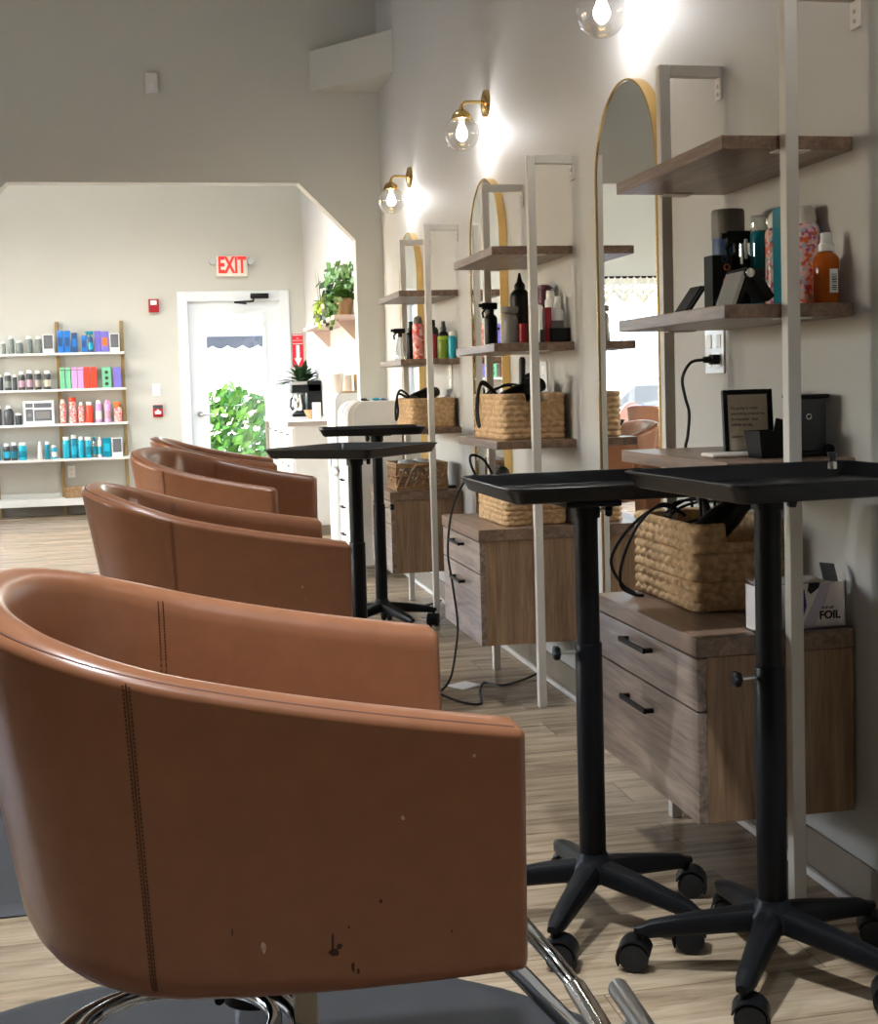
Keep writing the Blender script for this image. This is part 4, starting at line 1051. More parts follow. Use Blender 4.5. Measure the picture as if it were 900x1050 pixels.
# ------------------------------------------------------------------ nearest station: cabinet top
ZT1 = .608
woven_basket('woven seagrass basket full of black cords on the nearest cabinet', 1.303, 3.112, ZT1, .236, .40, .205, notch=(.01, .05, .045), rowh=.0225, seg=.042, amp=.011)
hair_dryer('black hair dryer lying in the nearest woven basket, handle raised', (1.27, 2.98, ZT1+.195), (.3, -.5, .4))
curling_iron('black curling iron leaning out of the nearest woven basket', (1.33, 3.02, ZT1+.03), (-.1, -.3, 0), .26)
loops('coil of black cord heaped on the far end of the nearest basket', (1.28, 3.15, ZT1+.215), (.06, .07), 22, 4, turns=3.3, dz=.025)
cord('black cord looping out over the aisle end of the nearest basket', [(1.25, 3.12, ZT1+.205), (1.20, 3.14, ZT1+.235), (1.15, 3.17, ZT1+.19), (1.115, 3.20, ZT1+.10), (1.11, 3.21, ZT1+.03), (1.135, 3.19, ZT1+.008), (1.155, 3.17, ZT1+.006)], .0042)
cord('second black cord hanging in a wider loop beside the nearest basket', [(1.26, 3.16, ZT1+.205), (1.21, 3.19, ZT1+.225), (1.14, 3.22, ZT1+.17), (1.10, 3.25, ZT1+.09), (1.12, 3.235, ZT1+.03), (1.15, 3.21, ZT1+.004)], .0042)
cord('black cord loop standing up from the nearest basket below the shelf', [(1.24, 3.0, ZT1+.20), (1.23, 2.98, ZT1+.29), (1.24, 2.99, ZT1+.335), (1.27, 3.0, ZT1+.31), (1.28, 3.01, ZT1+.20)], .0036)
# foil box
fb = thing('foil_box', 'open white and purple box marked FOIL on the nearest cabinet', 'box', (1.315, 2.725, ZT1))
q = B(); bx0, bx1, by0, by1, bh = 1.214, 1.421, 2.650, 2.702, .098
q.box((bx0, by0, ZT1+.0005), (bx1, by0+.002, ZT1+bh)).box((bx0, by1-.002, ZT1+.0005), (bx1, by1, ZT1+bh)).box((bx0, by0, ZT1+.0005), (bx0+.002, by1, ZT1+bh)).box((bx1-.002, by0, ZT1+.0005), (bx1, by1, ZT1+bh)).box((bx0, by0, ZT1+.0005), (bx1, by1, ZT1+.003))
q.build('carton', 'foilbox', fb)
B().box((bx0, by0+.001, ZT1+bh), (1.372, by1, ZT1+bh+.002), rot=(.16, 0, 0), about=(bx0, by0, ZT1+bh)).build('lid', 'taupe', fb)  # shadow on the lid is put into its taupe colour
B().box((1.373, by0+.02, ZT1+bh), (1.412, by0+.022, ZT1+bh+.040), rot=(-.5, .15, .2)).build('torn_flap', 'print', fb)
B().prism([(1.298, ZT1+.001), (1.312, ZT1+.001), (1.33, ZT1+.05), (1.325, ZT1+.085), (1.300, ZT1+bh-.002), (1.29, ZT1+.05)], 'Y', by0-.0008, by0).build('purple_print', 'deeppurple', fb)
B().prism([(1.316, ZT1+.001), (1.345, ZT1+.001), (1.375, ZT1+.06), (1.385, ZT1+bh-.002), (1.362, ZT1+bh-.002), (1.345, ZT1+.055)], 'Y', by0-.0006, by0).build('lavender_print', 'lavender', fb)
B().prism([(1.34, ZT1+.075), (1.358, ZT1+.088), (1.362, ZT1+bh+.001), (1.335, ZT1+bh+.001), (1.332, ZT1+.082)], 'Y', by0-.0009, by0).build('torn_opening', 'ink', fb)  # flat black patch painted for the dark inside of the tear
text_mesh('FOIL', .024, faceY(1.383, by0-.001, ZT1+.028), bold=.0006).build('lettering', 'ink', fb)
text_mesh('POP-UP', .008, faceY(1.378, by0-.001, ZT1+.044)).build('small_lettering', 'ink', fb)
B().box((1.297, by0-.0012, ZT1+.018), (1.316, by0-.0008, ZT1+.036)).build('white_patch', 'whiteplastic', fb)
text_mesh('US', .014, faceY(1.3065, by0-.0014, ZT1+.027)).build('patch_lettering', 'ink', fb)
text_mesh('PRE', .018, faceY(1.219, by0-.001, ZT1+.06) @ Matrix.Rotation(-PI/2, 4, 'Z')).build('side_lettering', 'ink', fb)
# ------------------------------------------------------------------ nearest station: lowest shelf
ZL = .972
qf = thing('quote_frame', 'small black picture frame with a typed quote on kraft paper on the lowest shelf', 'picture frame', (1.305, 2.86, ZL))
fx0, fx1, fy, fz0, fz1 = 1.247, 1.363, 2.865, ZL+.001, ZL+.150; fw = .011
rotf = (-.10, 0, -.10); ab = (1.305, fy, ZL)
q = B()
for lo, hi in (((fx0, fy, fz0), (fx0+fw, fy+.016, fz1)), ((fx1-fw, fy, fz0), (fx1, fy+.016, fz1)), ((fx0+fw, fy, fz0), (fx1-fw, fy+.016, fz0+fw)), ((fx0+fw, fy, fz1-fw), (fx1-fw, fy+.016, fz1))): q.box(lo, hi, .002, rot=rotf, about=ab)
q.build('frame', 'blackmet', qf)
B().box((fx0+.005, fy+.006, fz0+.005), (fx1-.005, fy+.012, fz1-.005), rot=rotf, about=ab).build('kraft_sheet', 'paper', qf)
rm = Matrix.Translation(ab) @ Euler(rotf).to_matrix().to_4x4() @ Matrix.Translation(-Vector(ab))
text_mesh("I'm going to make\neverything around me\nbe beautiful - that\nwill be my life.", .0088, rm @ faceY(fx0+.019, fy+.0055, fz0+.088), align='LEFT', spacing=1.45, ext=.0003).build('quote', 'ink', qf)
text_mesh('ELSIE DE WOLFE', .0056, rm @ faceY(fx0+.019, fy+.0055, fz0+.042), align='LEFT', ext=.0003).build('credit_line', 'ink', qf)
B().box((1.300, fy+.024, fz0), (1.312, fy+.028, fz0+.10), rot=(.22, 0, 0), about=(1.305, fy+.03, fz0+.1)).build('easel_back', 'black', qf)
pd = thing('charging_pad', 'flat white pad lying on the lowest shelf before the quote frame', 'pad', (1.235, 2.80, ZL))
B().box((1.185, 2.79, ZL+.0005), (1.30, 2.87, ZL+.010), .0045, rot=(0, 0, -.05)).build('pad', 'cream', pd)
bb = thing('black_box', 'small black open box beside the quote frame', 'box', (1.30, 2.74, ZL))
x0, x1, y0, y1, h = 1.262, 1.335, 2.715, 2.78, .060
q = B().box((x0, y0, ZL+.0005), (x1, y1, ZL+.004))
q.add([(x0, y0, ZL+.001), (x1, y0, ZL+.001), (x1, y1, ZL+.001), (x0, y1, ZL+.001), (x0-.008, y0-.008, ZL+h), (x1+.008, y0-.008, ZL+h), (x1+.008, y1+.008, ZL+h), (x0-.008, y1+.008, ZL+h),
       (x0-.004, y0-.004, ZL+h), (x1+.004, y0-.004, ZL+h), (x1+.004, y1+.004, ZL+h), (x0-.004, y1+.004, ZL+h), (x0+.003, y0+.003, ZL+.004), (x1-.003, y0+.003, ZL+.004), (x1-.003, y1-.003, ZL+.004), (x0+.003, y1-.003, ZL+.004)],
      [[a+i, a+(i+1) % 4, a+4+(i+1) % 4, a+4+i] for a in (0, 4, 8) for i in range(4)])
q.build('body', 'black', bb)
tag(B().box((1.30, 2.742, ZL+.006), (1.326, 2.747, ZL+.085), .002, rot=(0, .25, 0)).build('hair_comb', 'black'), 'black comb standing in the small black box on the lowest shelf', 'comb')
dv = thing('black_device', 'tall black electronic box with small ring mark at right end of lowest shelf', 'device', (1.378, 2.73, ZL))
dy0, dy1, dx0, dx1 = 2.715, 2.80, 1.352, 1.420
B().box((dx0-.004, dy0-.006, ZL+.0005), (dx1+.002, dy1+.004, ZL+.012), .004).build('foot', 'black', dv)
B().box((dx0, dy0, ZL+.012), (dx1-.004, dy1, ZL+.128), .006).build('body', 'darkgrey', dv)
B().box((dx0-.001, dy0-.002, ZL+.127), (dx1+.003, dy1+.002, ZL+.136), .004).build('lid', 'black', dv)
q = B(); q.tube([(1.373+.0055*math.cos(2*PI*i/24), dy0-.0008, ZL+.088+.0055*math.sin(2*PI*i/24)) for i in range(24)], .0013, 6, closed=True); q.build('ring_mark', 'whiteplastic', dv)
B().cyl((1.415, 2.70, ZL+.016), (1.415, 2.713, ZL+.016), .012, seg=14, bev=.003).build('side_knob', 'black', dv)
# outlet with plug and cord
t = thing('power_outlet', 'white double power outlet with a black plug below the nearest middle shelf', 'outlet', (XW, 3.35, 1.22))
B().box((XW-.006, 3.29, 1.160), (XW, 3.41, 1.280), .002).build('cover_plate', 'whitegloss', t)
for yy in (3.32, 3.38):
    for zz in (1.195, 1.245):
        B().box((XW-.008, yy-.014, zz-.018), (XW-.0055, yy+.014, zz+.018), .002).build('socket', 'whiteplastic', t)
t = thing('extension_lead', 'black power cord plugged in the wall and dropping behind the lowest shelf', 'cord', (XW-.03, 3.33, 1.2))
B().cyl((XW-.008, 3.32, 1.197), (XW-.05, 3.32, 1.197), .011, .008, seg=14, bev=.002).box((XW-.03, 3.305, 1.184), (XW-.008, 3.335, 1.21), .004).build('plug', 'blackrub', t)
P = [(XW-.05, 3.32, 1.197), (XW-.085, 3.32, 1.19), (XW-.11, 3.315, 1.15), (XW-.105, 3.31, 1.10), (XW-.095, 3.31, 1.06), (XW-.10, 3.31, 1.0), (XW-.105, 3.315, .96), (XW-.09, 3.32, .86), (XW-.08, 3.322, .7), (XW-.07, 3.322, .62)]
c = B(); out = []
for i in range(len(P)-1):
    p0 = Vector(P[max(i-1, 0)]); p1 = Vector(P[i]); p2 = Vector(P[i+1]); p3 = Vector(P[min(i+2, len(P)-1)])
    for k in range(6): u = k/6; out.append(.5*((2*p1)+(p2-p0)*u+(2*p0-5*p1+4*p2-p3)*u*u+(3*p1-p0-3*p2+p3)*u**3))
c.tube(out, .0042, 8).build('cable', 'blackrub', t)

# ------------------------------------------------------------------ nearest station: middle shelf
ZM = 1.300; GM = 'products on the nearest middle shelf'
product('pump_bottle', 'amber oil bottle with white pump cap and barcode label, nearest on the shelf', 'bottle', 1.396, 2.675, ZM, .054, .150, 'amber', 'whiteplastic', 'bottle', 'pump', GM, seg=28)
t = [o for o in bpy.data.objects if o.get('label', '').startswith('amber oil')][0]
B().box((-.006, -.0285, .022), (.012, -.0262, .072)).build('barcode_label', 'whiteplastic', t, True)
q = B(); rr = random.Random(5); z = .028
while z < .062: hgt = rr.uniform(.0008, .0025); q.box((-.002, -.0288, z), (.009, -.0284, z+hgt)); z += hgt+rr.uniform(.001, .0025)
q.build('barcode', 'ink', t, True)['kind'] = 'stuff'
product('floral_can', 'orange and pink floral patterned spray can with white dome cap behind amber bottle', 'can', 1.402, 2.775, ZM, .058, .222, 'floral', 'whiteplastic', 'can', 'dome', GM, seg=28)
product('floral_can', 'second floral spray can half hidden by the white post', 'can', 1.372, 2.855, ZM, .054, .222, 'floral', 'whiteplastic', 'can', 'dome', GM, seg=28)
product('oil_bottle', 'orange translucent bottle behind the amber pump bottle', 'bottle', 1.409, 2.722, ZM, .036, .10, 'orange', 'orange', 'tube', 'none', GM)
product('teal_bottle', 'teal bottle with frosted cap left of the white post, middle shelf', 'bottle', 1.352, 2.90, ZM, .046, .215, 'teal', 'jar', 'can', 'wide', GM, seg=24)
product('teal_bottle', 'tall teal carton right beside the white post, middle shelf', 'box', 1.362, 2.81, ZM, .022, .222, 'teal', kind='box', group=GM, depth=.05)
product('spray_can', 'large can with grey cap and denim blue label on the nearest middle shelf', 'can', 1.345, 3.06, ZM, .076, .248, 'navy', 'greycap', 'tube', 'none', GM, seg=32)
t = [o for o in bpy.data.objects if o.get('label', '').startswith('large can')][0]
B().lathe([(.0384, .180), (.0392, .182), (.0392, .243), (.037, .249), (.0, .2495)], seg=32).build('cap', 'greycap', t, True)
q = B()
for s in (-1, 1): q.box((-.018+s*.004-.0012, -.0388, .115), (-.018+s*.004+.0012, -.0368, .131), rot=(0, s*-.35, 0))
q.box((-.030, -.0372, .104), (-.008, -.0345, .107)); q.build('label_mark', 'whiteplastic', t, True)
product('carton', 'black carton with orange and blue rings on the nearest middle shelf', 'box', 1.262, 2.93, ZM, .050, .128, 'ink', kind='box', group=GM, depth=.05)
t = [o for o in bpy.data.objects if o.get('label', '').startswith('black carton')][0]
for k, (x, z, m_) in enumerate([(.004, .118, 'navy'), (.010, .100, 'orange'), (.008, .068, 'coral'), (.006, .050, 'teal'), (-.004, .030, 'redtube'), (.012, .028, 'orange'), (.004, .018, 'green'), (-.012, .022, 'navy'), (.016, .012, 'coral')]):
    B().tube([(x+.0065*math.cos(2*PI*i/16), -.0258, z+.0065*math.sin(2*PI*i/16)) for i in range(16)], .0016, 5, closed=True).build('printed_ring', m_, t, True)
product('spray_bottle', 'black trigger spray bottle behind the folding stand', 'bottle', 1.315, 2.93, ZM, .056, .185, 'black', 'black', 'bottle', 'trigger', GM, seg=24)
t = thing('hair_clips', 'row of silver tipped clips hooked on the black spray bottle', 'clips', (1.335, 2.895, 1.42)); 
for i, dx in enumerate((-.034, -.022, .0, .010)):
    B().box((1.335+dx-.0035, 2.888, 1.405+.012*(i % 2)), (1.335+dx+.0035, 2.894, 1.452+.010*(i % 2)), .001).build('clip', 'whiteplastic' if i % 2 else 'chrome', t)
# folding stand
t = thing('folding_stand', 'black folding tablet stand with round silver hinge on the nearest middle shelf', 'stand', (1.27, 2.72, ZM))
hx, hz, hy = 1.226, ZM+.070, 2.70
B().box((hx-.030-.0045, hy, ZM-.001), (hx-.030+.0045, hy+.09, ZM+.078), .002, rot=(0, .36, 0), about=(hx-.030, hy, ZM+.002)).build('rest_plate', 'steel', t)
B().box((hx-.024-.001, hy+.002, ZM+.002), (hx-.024+.010, hy+.088, ZM+.074), .002, rot=(0, .36, 0), about=(hx-.030, hy, ZM+.002)).build('pad', 'black', t)
B().cyl((hx+.006, hy-.004, hz), (hx+.006, hy+.094, hz), .0125, seg=22).build('hinge_barrel', 'black', t)
B().cyl((hx+.006, hy-.007, hz), (hx+.006, hy-.004, hz), .010, seg=22, bev=.0012).build('hinge_cap', 'chrome', t)
B().box((hx+.006, hy+.02, hz-.011), (hx+.052, hy+.09, hz+.011), .006).build('arm', 'black', t)
B().box((hx+.022-.010, hy+.01, hz-.070), (hx+.022+.010, hy+.08, hz), .002, rot=(0, -.62, 0), about=(hx+.018, hy, hz)).build('rear_leg', 'black', t)
t = thing('phone', 'slim dark phone leaning at the far aisle corner of the nearest middle shelf', 'phone', (1.225, 3.05, ZM))
B().box((1.216, 3.01, ZM+.0005), (1.225, 3.085, ZM+.080), .003, rot=(0, .62, 0), about=(1.22, 3.01, ZM+.004)).build('body', 'darkgrey', t)
B().box((1.212, 3.014, ZM+.006), (1.2165, 3.081, ZM+.076), .001, rot=(0, .62, 0), about=(1.22, 3.01, ZM+.004)).build('screen', 'ink', t)

slide(-.032); mark()
# ------------------------------------------------------------------ middle station goods
ZM = 1.291; GM = 'products on the middle shelf of the middle unit'
product('spray_bottle', 'black trigger spray bottle at the far left end of the middle unit', 'bottle', 1.232, 4.98, ZM, .050, .165, 'black', 'black', 'bottle', 'trigger', GM)
product('grey_bottle', 'wide grey bottle standing front left on the middle unit', 'bottle', 1.232, 4.70, ZM, .064, .132, 'greycap', 'greycap', 'curvy', 'wide', GM)
product('nozzle_bottle', 'tallest black bottle with pointed nozzle on the middle unit', 'bottle', 1.315, 4.86, ZM, .074, .265, 'black', 'black', 'bottle', 'nozzle', GM)
product('red_tube', 'short dark red tube in front of the tall black bottle', 'tube', 1.272, 4.67, ZM, .030, .070, 'redtube', 'redtube', 'tube', 'none', GM)
product('clear_bottle', 'slim pale bottle left of the white post on the middle unit', 'bottle', 1.305, 4.655, ZM, .030, .175, 'cream', 'whiteplastic', 'can', 'cap', GM)
hair_brush('plum round brush standing head up on the middle unit', (1.392, 4.80, ZM+.025), (0, 0, 0), 'plum')
product('red_tube', 'slim dark red tube right of the white post on the middle unit', 'tube', 1.362, 4.66, ZM, .026, .125, 'redtube', 'redtube', 'tube', 'none', GM)
t = thing('black_caddy', 'black tray caddy holding the two white bottles on the middle unit', 'caddy', (1.397, 4.69, ZM))
q = B().box((1.362, 4.625, ZM+.0005), (1.432, 4.765, ZM+.005)).box((1.362, 4.625, ZM+.0005), (1.432, 4.63, ZM+.05)).box((1.362, 4.76, ZM+.0005), (1.432, 4.765, ZM+.05)).box((1.362, 4.625, ZM+.0005), (1.366, 4.765, ZM+.05)).box((1.428, 4.625, ZM+.0005), (1.432, 4.765, ZM+.05))
q.build('walls', 'black', t)
product('white_bottle', 'taller white bottle at the back of the black caddy', 'bottle', 1.395, 4.735, ZM+.005, .042, .185, 'whiteplastic', 'whiteplastic', 'can', 'cap', GM)
product('white_bottle', 'shorter white bottle with grey label in the black caddy', 'bottle', 1.402, 4.675, ZM+.005, .044, .160, 'whiteplastic', 'whiteplastic', 'bottle', 'pump', GM, band='greycap')
woven_basket('large woven seagrass basket of hair tools on lowest shelf of the middle unit', 1.298, 4.865, .947, .235, .44, .165, notch=(.01, .045, .03), res=.007)
hair_dryer('black hair dryer in the large basket on the middle unit', (1.28, 4.78, .947+.16), (.2, -.3, .5))
curling_iron('black curling iron standing in the large basket on the middle unit', (1.32, 4.90, .947+.03), (.05, .02, 0), .27)
hair_brush('black round brush sticking out near end of the large basket', (1.35, 4.70, .947+.06), (.25, -.35, 0))
cord('black cords drooping over aisle side of the basket on the middle unit', [(1.25, 4.95, 1.10), (1.19, 4.96, 1.16), (1.168, 4.97, 1.10), (1.160, 4.95, 1.02), (1.166, 4.93, .99), (1.168, 4.96, 1.06), (1.19, 4.98, 1.15), (1.26, 5.0, 1.10)], .005)
loops('coil of black cord at the far end of the middle unit basket', (1.27, 5.0, .947+.17), (.06, .05), 22, 9, r=.004, turns=3.2, dz=.025)
woven_basket('woven seagrass basket standing on the middle cabinet', 1.297, 4.85, .638, .235, .40, .110, res=.007)
hair_dryer('black hair dryer resting in the basket on the middle cabinet', (1.25, 4.98, .638+.12), (0, -.4, 1.2))
cord('black cord arching over the far end of the middle cabinet basket', [(1.20, 5.0, .74), (1.16, 5.05, .83), (1.17, 5.1, .875), (1.22, 5.08, .85), (1.25, 5.0, .75)], .005)
cord('long black cord hanging down in front of the middle cabinet to the floor', [(1.19, 5.12, .80), (1.14, 5.13, .76), (1.075, 5.05, .66), (1.045, 5.0, .52), (1.055, 4.98, .40), (1.065, 4.95, .25), (1.05, 4.93, .15), (1.02, 4.9, .05), (.97, 4.88, .006), (.90, 4.86, .005), (.82, 4.90, .005)], .0045)
cord('black cord snaking on the floor beneath the middle cabinet', [(.97, 4.86, .006), (1.02, 4.70, .006), (1.08, 4.66, .006), (1.12, 4.85, .006), (1.17, 4.98, .006), (1.22, 4.92, .006), (1.30, 4.96, .006), (1.40, 5.02, .02)], .0045)
tag(B().box((1.04, 4.93, .001), (1.14, 5.03, .003), rot=(0, 0, .5)).build('paper_scrap', 'whiteplastic'), 'scrap of white paper on the floor by the cord under the middle cabinet', 'paper')

slide(-.037); mark()
# ------------------------------------------------------------------ farthest station goods
ZM = 1.281; GM = 'products on the middle shelf of the farthest unit'
product('spray_bottle', 'clear spray bottle with black trigger at the aisle end of the farthest unit', 'bottle', 1.172, 6.62, ZM, .062, .155, 'jar', 'black', 'cone', 'trigger', GM)
product('floral_can', 'orange floral spray can on the farthest unit', 'can', 1.252, 6.56, ZM, .058, .212, 'floralred', 'greycap', 'can', 'dome', GM)
product('black_bottle', 'black bottle behind the floral can on the farthest unit', 'bottle', 1.27, 6.85, ZM, .05, .20, 'black', 'black', 'bottle', 'pump', GM)
product('red_tube', 'narrow red tube right of the white post on the farthest unit', 'tube', 1.335, 6.56, ZM, .024, .12, 'redtube', 'redtube', 'tube', 'none', GM)
product('lime_jar', 'olive green jar with lime lid on the farthest unit', 'jar', 1.372, 6.54, ZM, .058, .110, 'green', 'lime', 'jar', 'wide', GM)
product('teal_bottle', 'small teal bottle with white cap at the wall end of the farthest unit', 'bottle', 1.412, 6.515, ZM, .040, .130, 'cyan', 'whiteplastic', 'can', 'cap', GM)
product('dark_bottle', 'dark grey bottle behind the lime lidded jar', 'bottle', 1.36, 6.74, ZM, .064, .20, 'darkgrey', 'black', 'bottle', 'cap', GM)
product('dark_bottle', 'second dark bottle behind the small teal bottle', 'bottle', 1.405, 6.68, ZM, .050, .19, 'black', 'darkgrey', 'bottle', 'pump', GM)
woven_basket('woven seagrass basket with black tools on lowest shelf of the farthest unit', 1.305, 6.70, .943, .225, .40, .145, res=.008)
cord('black cords hanging over aisle corner of the farthest unit basket', [(1.25, 6.75, 1.08), (1.19, 6.76, 1.13), (1.165, 6.76, 1.06), (1.16, 6.74, .98), (1.172, 6.74, 1.02), (1.18, 6.78, 1.11), (1.25, 6.8, 1.08)], .006)
loops('coil of black cord on top of the farthest unit basket', (1.28, 6.68, .943+.155), (.075, .10), 26, 12, r=.004, turns=3.4, dz=.035)
hair_dryer('black hair dryer in the farthest unit basket', (1.30, 6.72, .943+.15), (.1, -.2, .8))
# open wicker basket on the farthest cabinet
t = thing('wicker_basket', 'open twisted wicker basket on the farthest cabinet', 'basket', (1.225, 6.62, .635))
wx0, wx1, wy0, wy1, wz, wh = 1.115, 1.365, 6.50, 6.76, .635, .135
q = B()
for zz in (.008, .020, wh-.016, wh-.004): q.tube([(wx0, wy0, wz+zz), (wx1, wy0, wz+zz), (wx1, wy1, wz+zz), (wx0, wy1, wz+zz)], .007, 8, closed=True)
q.box((wx0, wy0, wz+.001), (wx1, wy1, wz+.008))
q.build('rim', 'wicker', t)
q = B()
for (a, b_) in (((wx0, wy0), (wx1, wy0)), ((wx1, wy0), (wx1, wy1)), ((wx1, wy1), (wx0, wy1)), ((wx0, wy1), (wx0, wy0))):
    n = 6
    for i in range(n):
        for s in (0, 1):
            pts = []
            for k in range(9):
                u = k/8; f = (i+(u if s == 0 else 1-u))/n; hz = wz+.02+(wh-.035)*u
                pts.append((a[0]+(b_[0]-a[0])*f, a[1]+(b_[1]-a[1])*f, hz))
            for dz in (-.006, .006): q.tube([(p[0]+dz*.4, p[1]+(s-.5)*.006, p[2]+dz*.3) for p in pts], .0042, 6)
    for k in range(3):
        q.tube([(a[0]+(b_[0]-a[0])*u/16, a[1]+(b_[1]-a[1])*u/16, wz+.035+.022*k+.006*math.sin(u*1.6+k*2)) for u in range(17)], .0048, 6)
q.build('open_weave', 'wicker', t)
B().tube([((wx0+wx1)/2-.045, wy0-.006, wz+wh-.03), ((wx0+wx1)/2-.03, wy0-.01, wz+wh-.008), ((wx0+wx1)/2+.03, wy0-.01, wz+wh-.008), ((wx0+wx1)/2+.045, wy0-.006, wz+wh-.03)], .008, 8).build('handle', 'wicker', t)
for i, (x, y, m_, l) in enumerate([(1.20, 6.60, 'towel', 'folded grey cloth in the open wicker basket'), (1.29, 6.66, 'whiteplastic', 'white folded cloth in the open wicker basket')]):
    tag(B().box((x-.06, y-.05, wz+.09), (x+.05, y+.06, wz+.145), .022, rot=(.1, .1, .3*i)).build('folded_cloth', m_), l, 'cloth')
tag(B().cyl((1.405, 6.62, .635), (1.405, 6.62, .645), .03, seg=18, bev=.003).build('cable_puck', 'black'), 'small black round puck on the farthest cabinet by the wall', 'puck')
cord('dark cord curving across the floor below the farthest cabinet', [(1.40, 6.9, .02), (1.30, 6.85, .006), (1.20, 6.9, .006), (1.12, 6.98, .006), (1.02, 7.0, .006)], .005)
slide(-.05)
for y, z, l in ((4.93, 1.17, 'white wall outlet behind the middle unit, above its basket'), (6.62, 1.19, 'white outlet strip under the farthest middle shelf')):
    t = thing('power_outlet', l, 'outlet', (XW, y, z)); B().box((XW-.006, y-.04, z-.06), (XW, y+.04, z+.06), .002).build('cover_plate', 'whitegloss', t)
    for s in (-1, 1): B().box((XW-.008, y-.015, z+s*.027-.016), (XW-.0055, y+.015, z+s*.027+.016), .002).build('socket', 'whiteplastic', t)

# ------------------------------------------------------------------ chrome clip on nearest tray
t = thing('metal_clamp', 'small shiny metal clamp on the far corner of the nearest tray', 'clamp', (1.33, 2.50, .958))
B().cyl((1.33, 2.50, .9583), (1.33, 2.50, .972), .012, .009, seg=18).cyl((1.33, 2.50, .972), (1.33, 2.50, .992), .006, .011, seg=16).build('body', 'chrome', t)
# ------------------------------------------------------------------ back room counter, cooler, trolley
t = thing('counter_cabinet', 'white drawer counter with pale worktop right of the exit door', 'cabinet', (1.19, 11.6, 0))
cx0, cy0, cy1, cz = .955, 10.42, 12.75, .90
B().box((cx0+.05, cy0+.015, .08), (XW-.01, cy1-.02, cz-.04)).build('body', 'lam', t)
B().box((cx0-.01, cy0, cz-.04), (XW-.01, cy1, cz), .004).build('worktop', 'whitegloss', t)
B().box((cx0, cy0-.004, cz-.036), (XW-.012, cy0, cz-.003), .001).build('worktop_edge', 'taupe', t)
B().box((cx0+.09, cy0+.03, 0), (XW-.01, cy1-.03, .08)).build('plinth', 'cove', t)
n = 4; L_ = (cy1-cy0-.06)/n
for i in range(n):
    for k, (z0, z1) in enumerate(((.09, .34), (.35, .60), (.61, .85))):
        y0 = cy0+.03+L_*i
        d = B().box((cx0+.032, y0+.004, z0), (cx0+.051, y0+L_-.004, z1-.004), .002).build('drawer', 'lam', t)
        h = B().tube([(cx0+.032, y0+L_/2-.06, z1-.06), (cx0+.010, y0+L_/2-.06, z1-.06), (cx0+.010, y0+L_/2+.06, z1-.06), (cx0+.032, y0+L_/2+.06, z1-.06)], .005, 8); h.build('handle', 'steel', d)
B().box((cx0, cy1-.06, 0), (cx0+.03, cy1-.01, cz-.04), .002).build('side_leg', 'taupe', t)
# coffee maker
x, y, z = 1.30, 12.25, .90
t = thing('coffee_maker', 'black drip coffee maker with steel carafe on the white counter', 'coffee maker', (x, y, z))
B().box((x-.14, y-.10, z+.001), (x+.13, y+.10, z+.03), .008).box((x+.0, y-.10, z+.02), (x+.13, y+.10, z+.30), .01).box((x-.14, y-.10, z+.215), (x+.13, y+.10, z+.325), .012).build('body', 'black', t)
B().box((x-.14, y-.104, z+.290), (x+.0, y-.09, z+.318), .003).build('control_panel', 'steel', t)
B().lathe([(.045, .03), (.062, .05), (.064, .10), (.05, .16), (.042, .19), (.044, .20)], (x-.072, y, z), 24).build('carafe', 'chrome', t)
B().tube([(x-.125, y-.02, z+.175), (x-.145, y-.03, z+.16), (x-.15, y-.03, z+.09), (x-.13, y-.02, z+.06)], .008, 8).build('carafe_handle', 'black', t)
def leafy(b, base, n, ln, wd, seed, droop=.6, up=.9, mi=0):
    r = random.Random(seed)
    for i in range(n):
        a = 2*PI*i/n+r.uniform(-.4, .4); e = r.uniform(.3, 1.2)*up; L = ln*r.uniform(.7, 1.1); w = wd*r.uniform(.8, 1.15)
        d = Vector((math.cos(a), math.sin(a), 0)); s = Vector((-d.y, d.x, 0)); P = []; N = 7
        for k in range(N+1):
            u = k/N; c = Vector(base)+d*(L*u*math.cos(e))+Vector((0, 0, L*(u*math.sin(e)-droop*u*u*.6)))
            ww = w*math.sin(PI*min(u*.9+.08, 1))**.8
            P += [c-s*ww+Vector((0, 0, ww*.3)), c, c+s*ww+Vector((0, 0, ww*.3))]
        fs = []
        for k in range(N): o = k*3; fs += [[o, o+1, o+4, o+3], [o+1, o+2, o+5, o+4]]
        b.add(P, fs, mi, True)
    return b
x, y = 1.33, 12.58
t = thing('potted_plant', 'leafy green potted plant behind the coffee maker on the counter', 'plant', (x, y, .90))
B().lathe([(.06, .001), (.075, .02), (.085, .27), (.09, .29), (.082, .29), (.078, .26)], (x, y, .90), 24).build('pot', 'darkgrey', t)
B().cyl((x, y, 1.1), (x, y, 1.165), .077, seg=20).build('soil', 'blackrub', t)
bl = leafy(B(), (x-.03, y-.03, 1.19), 34, .27, .036, 3, .55, .95); leafy(bl, (x-.03, y-.03, 1.22), 20, .24, .034, 8, .3, 1.25); bl.v = [(min(p[0], XW-.012), p[1], p[2]) for p in bl.v]; bl.build('leaves', 'leafdark', t)
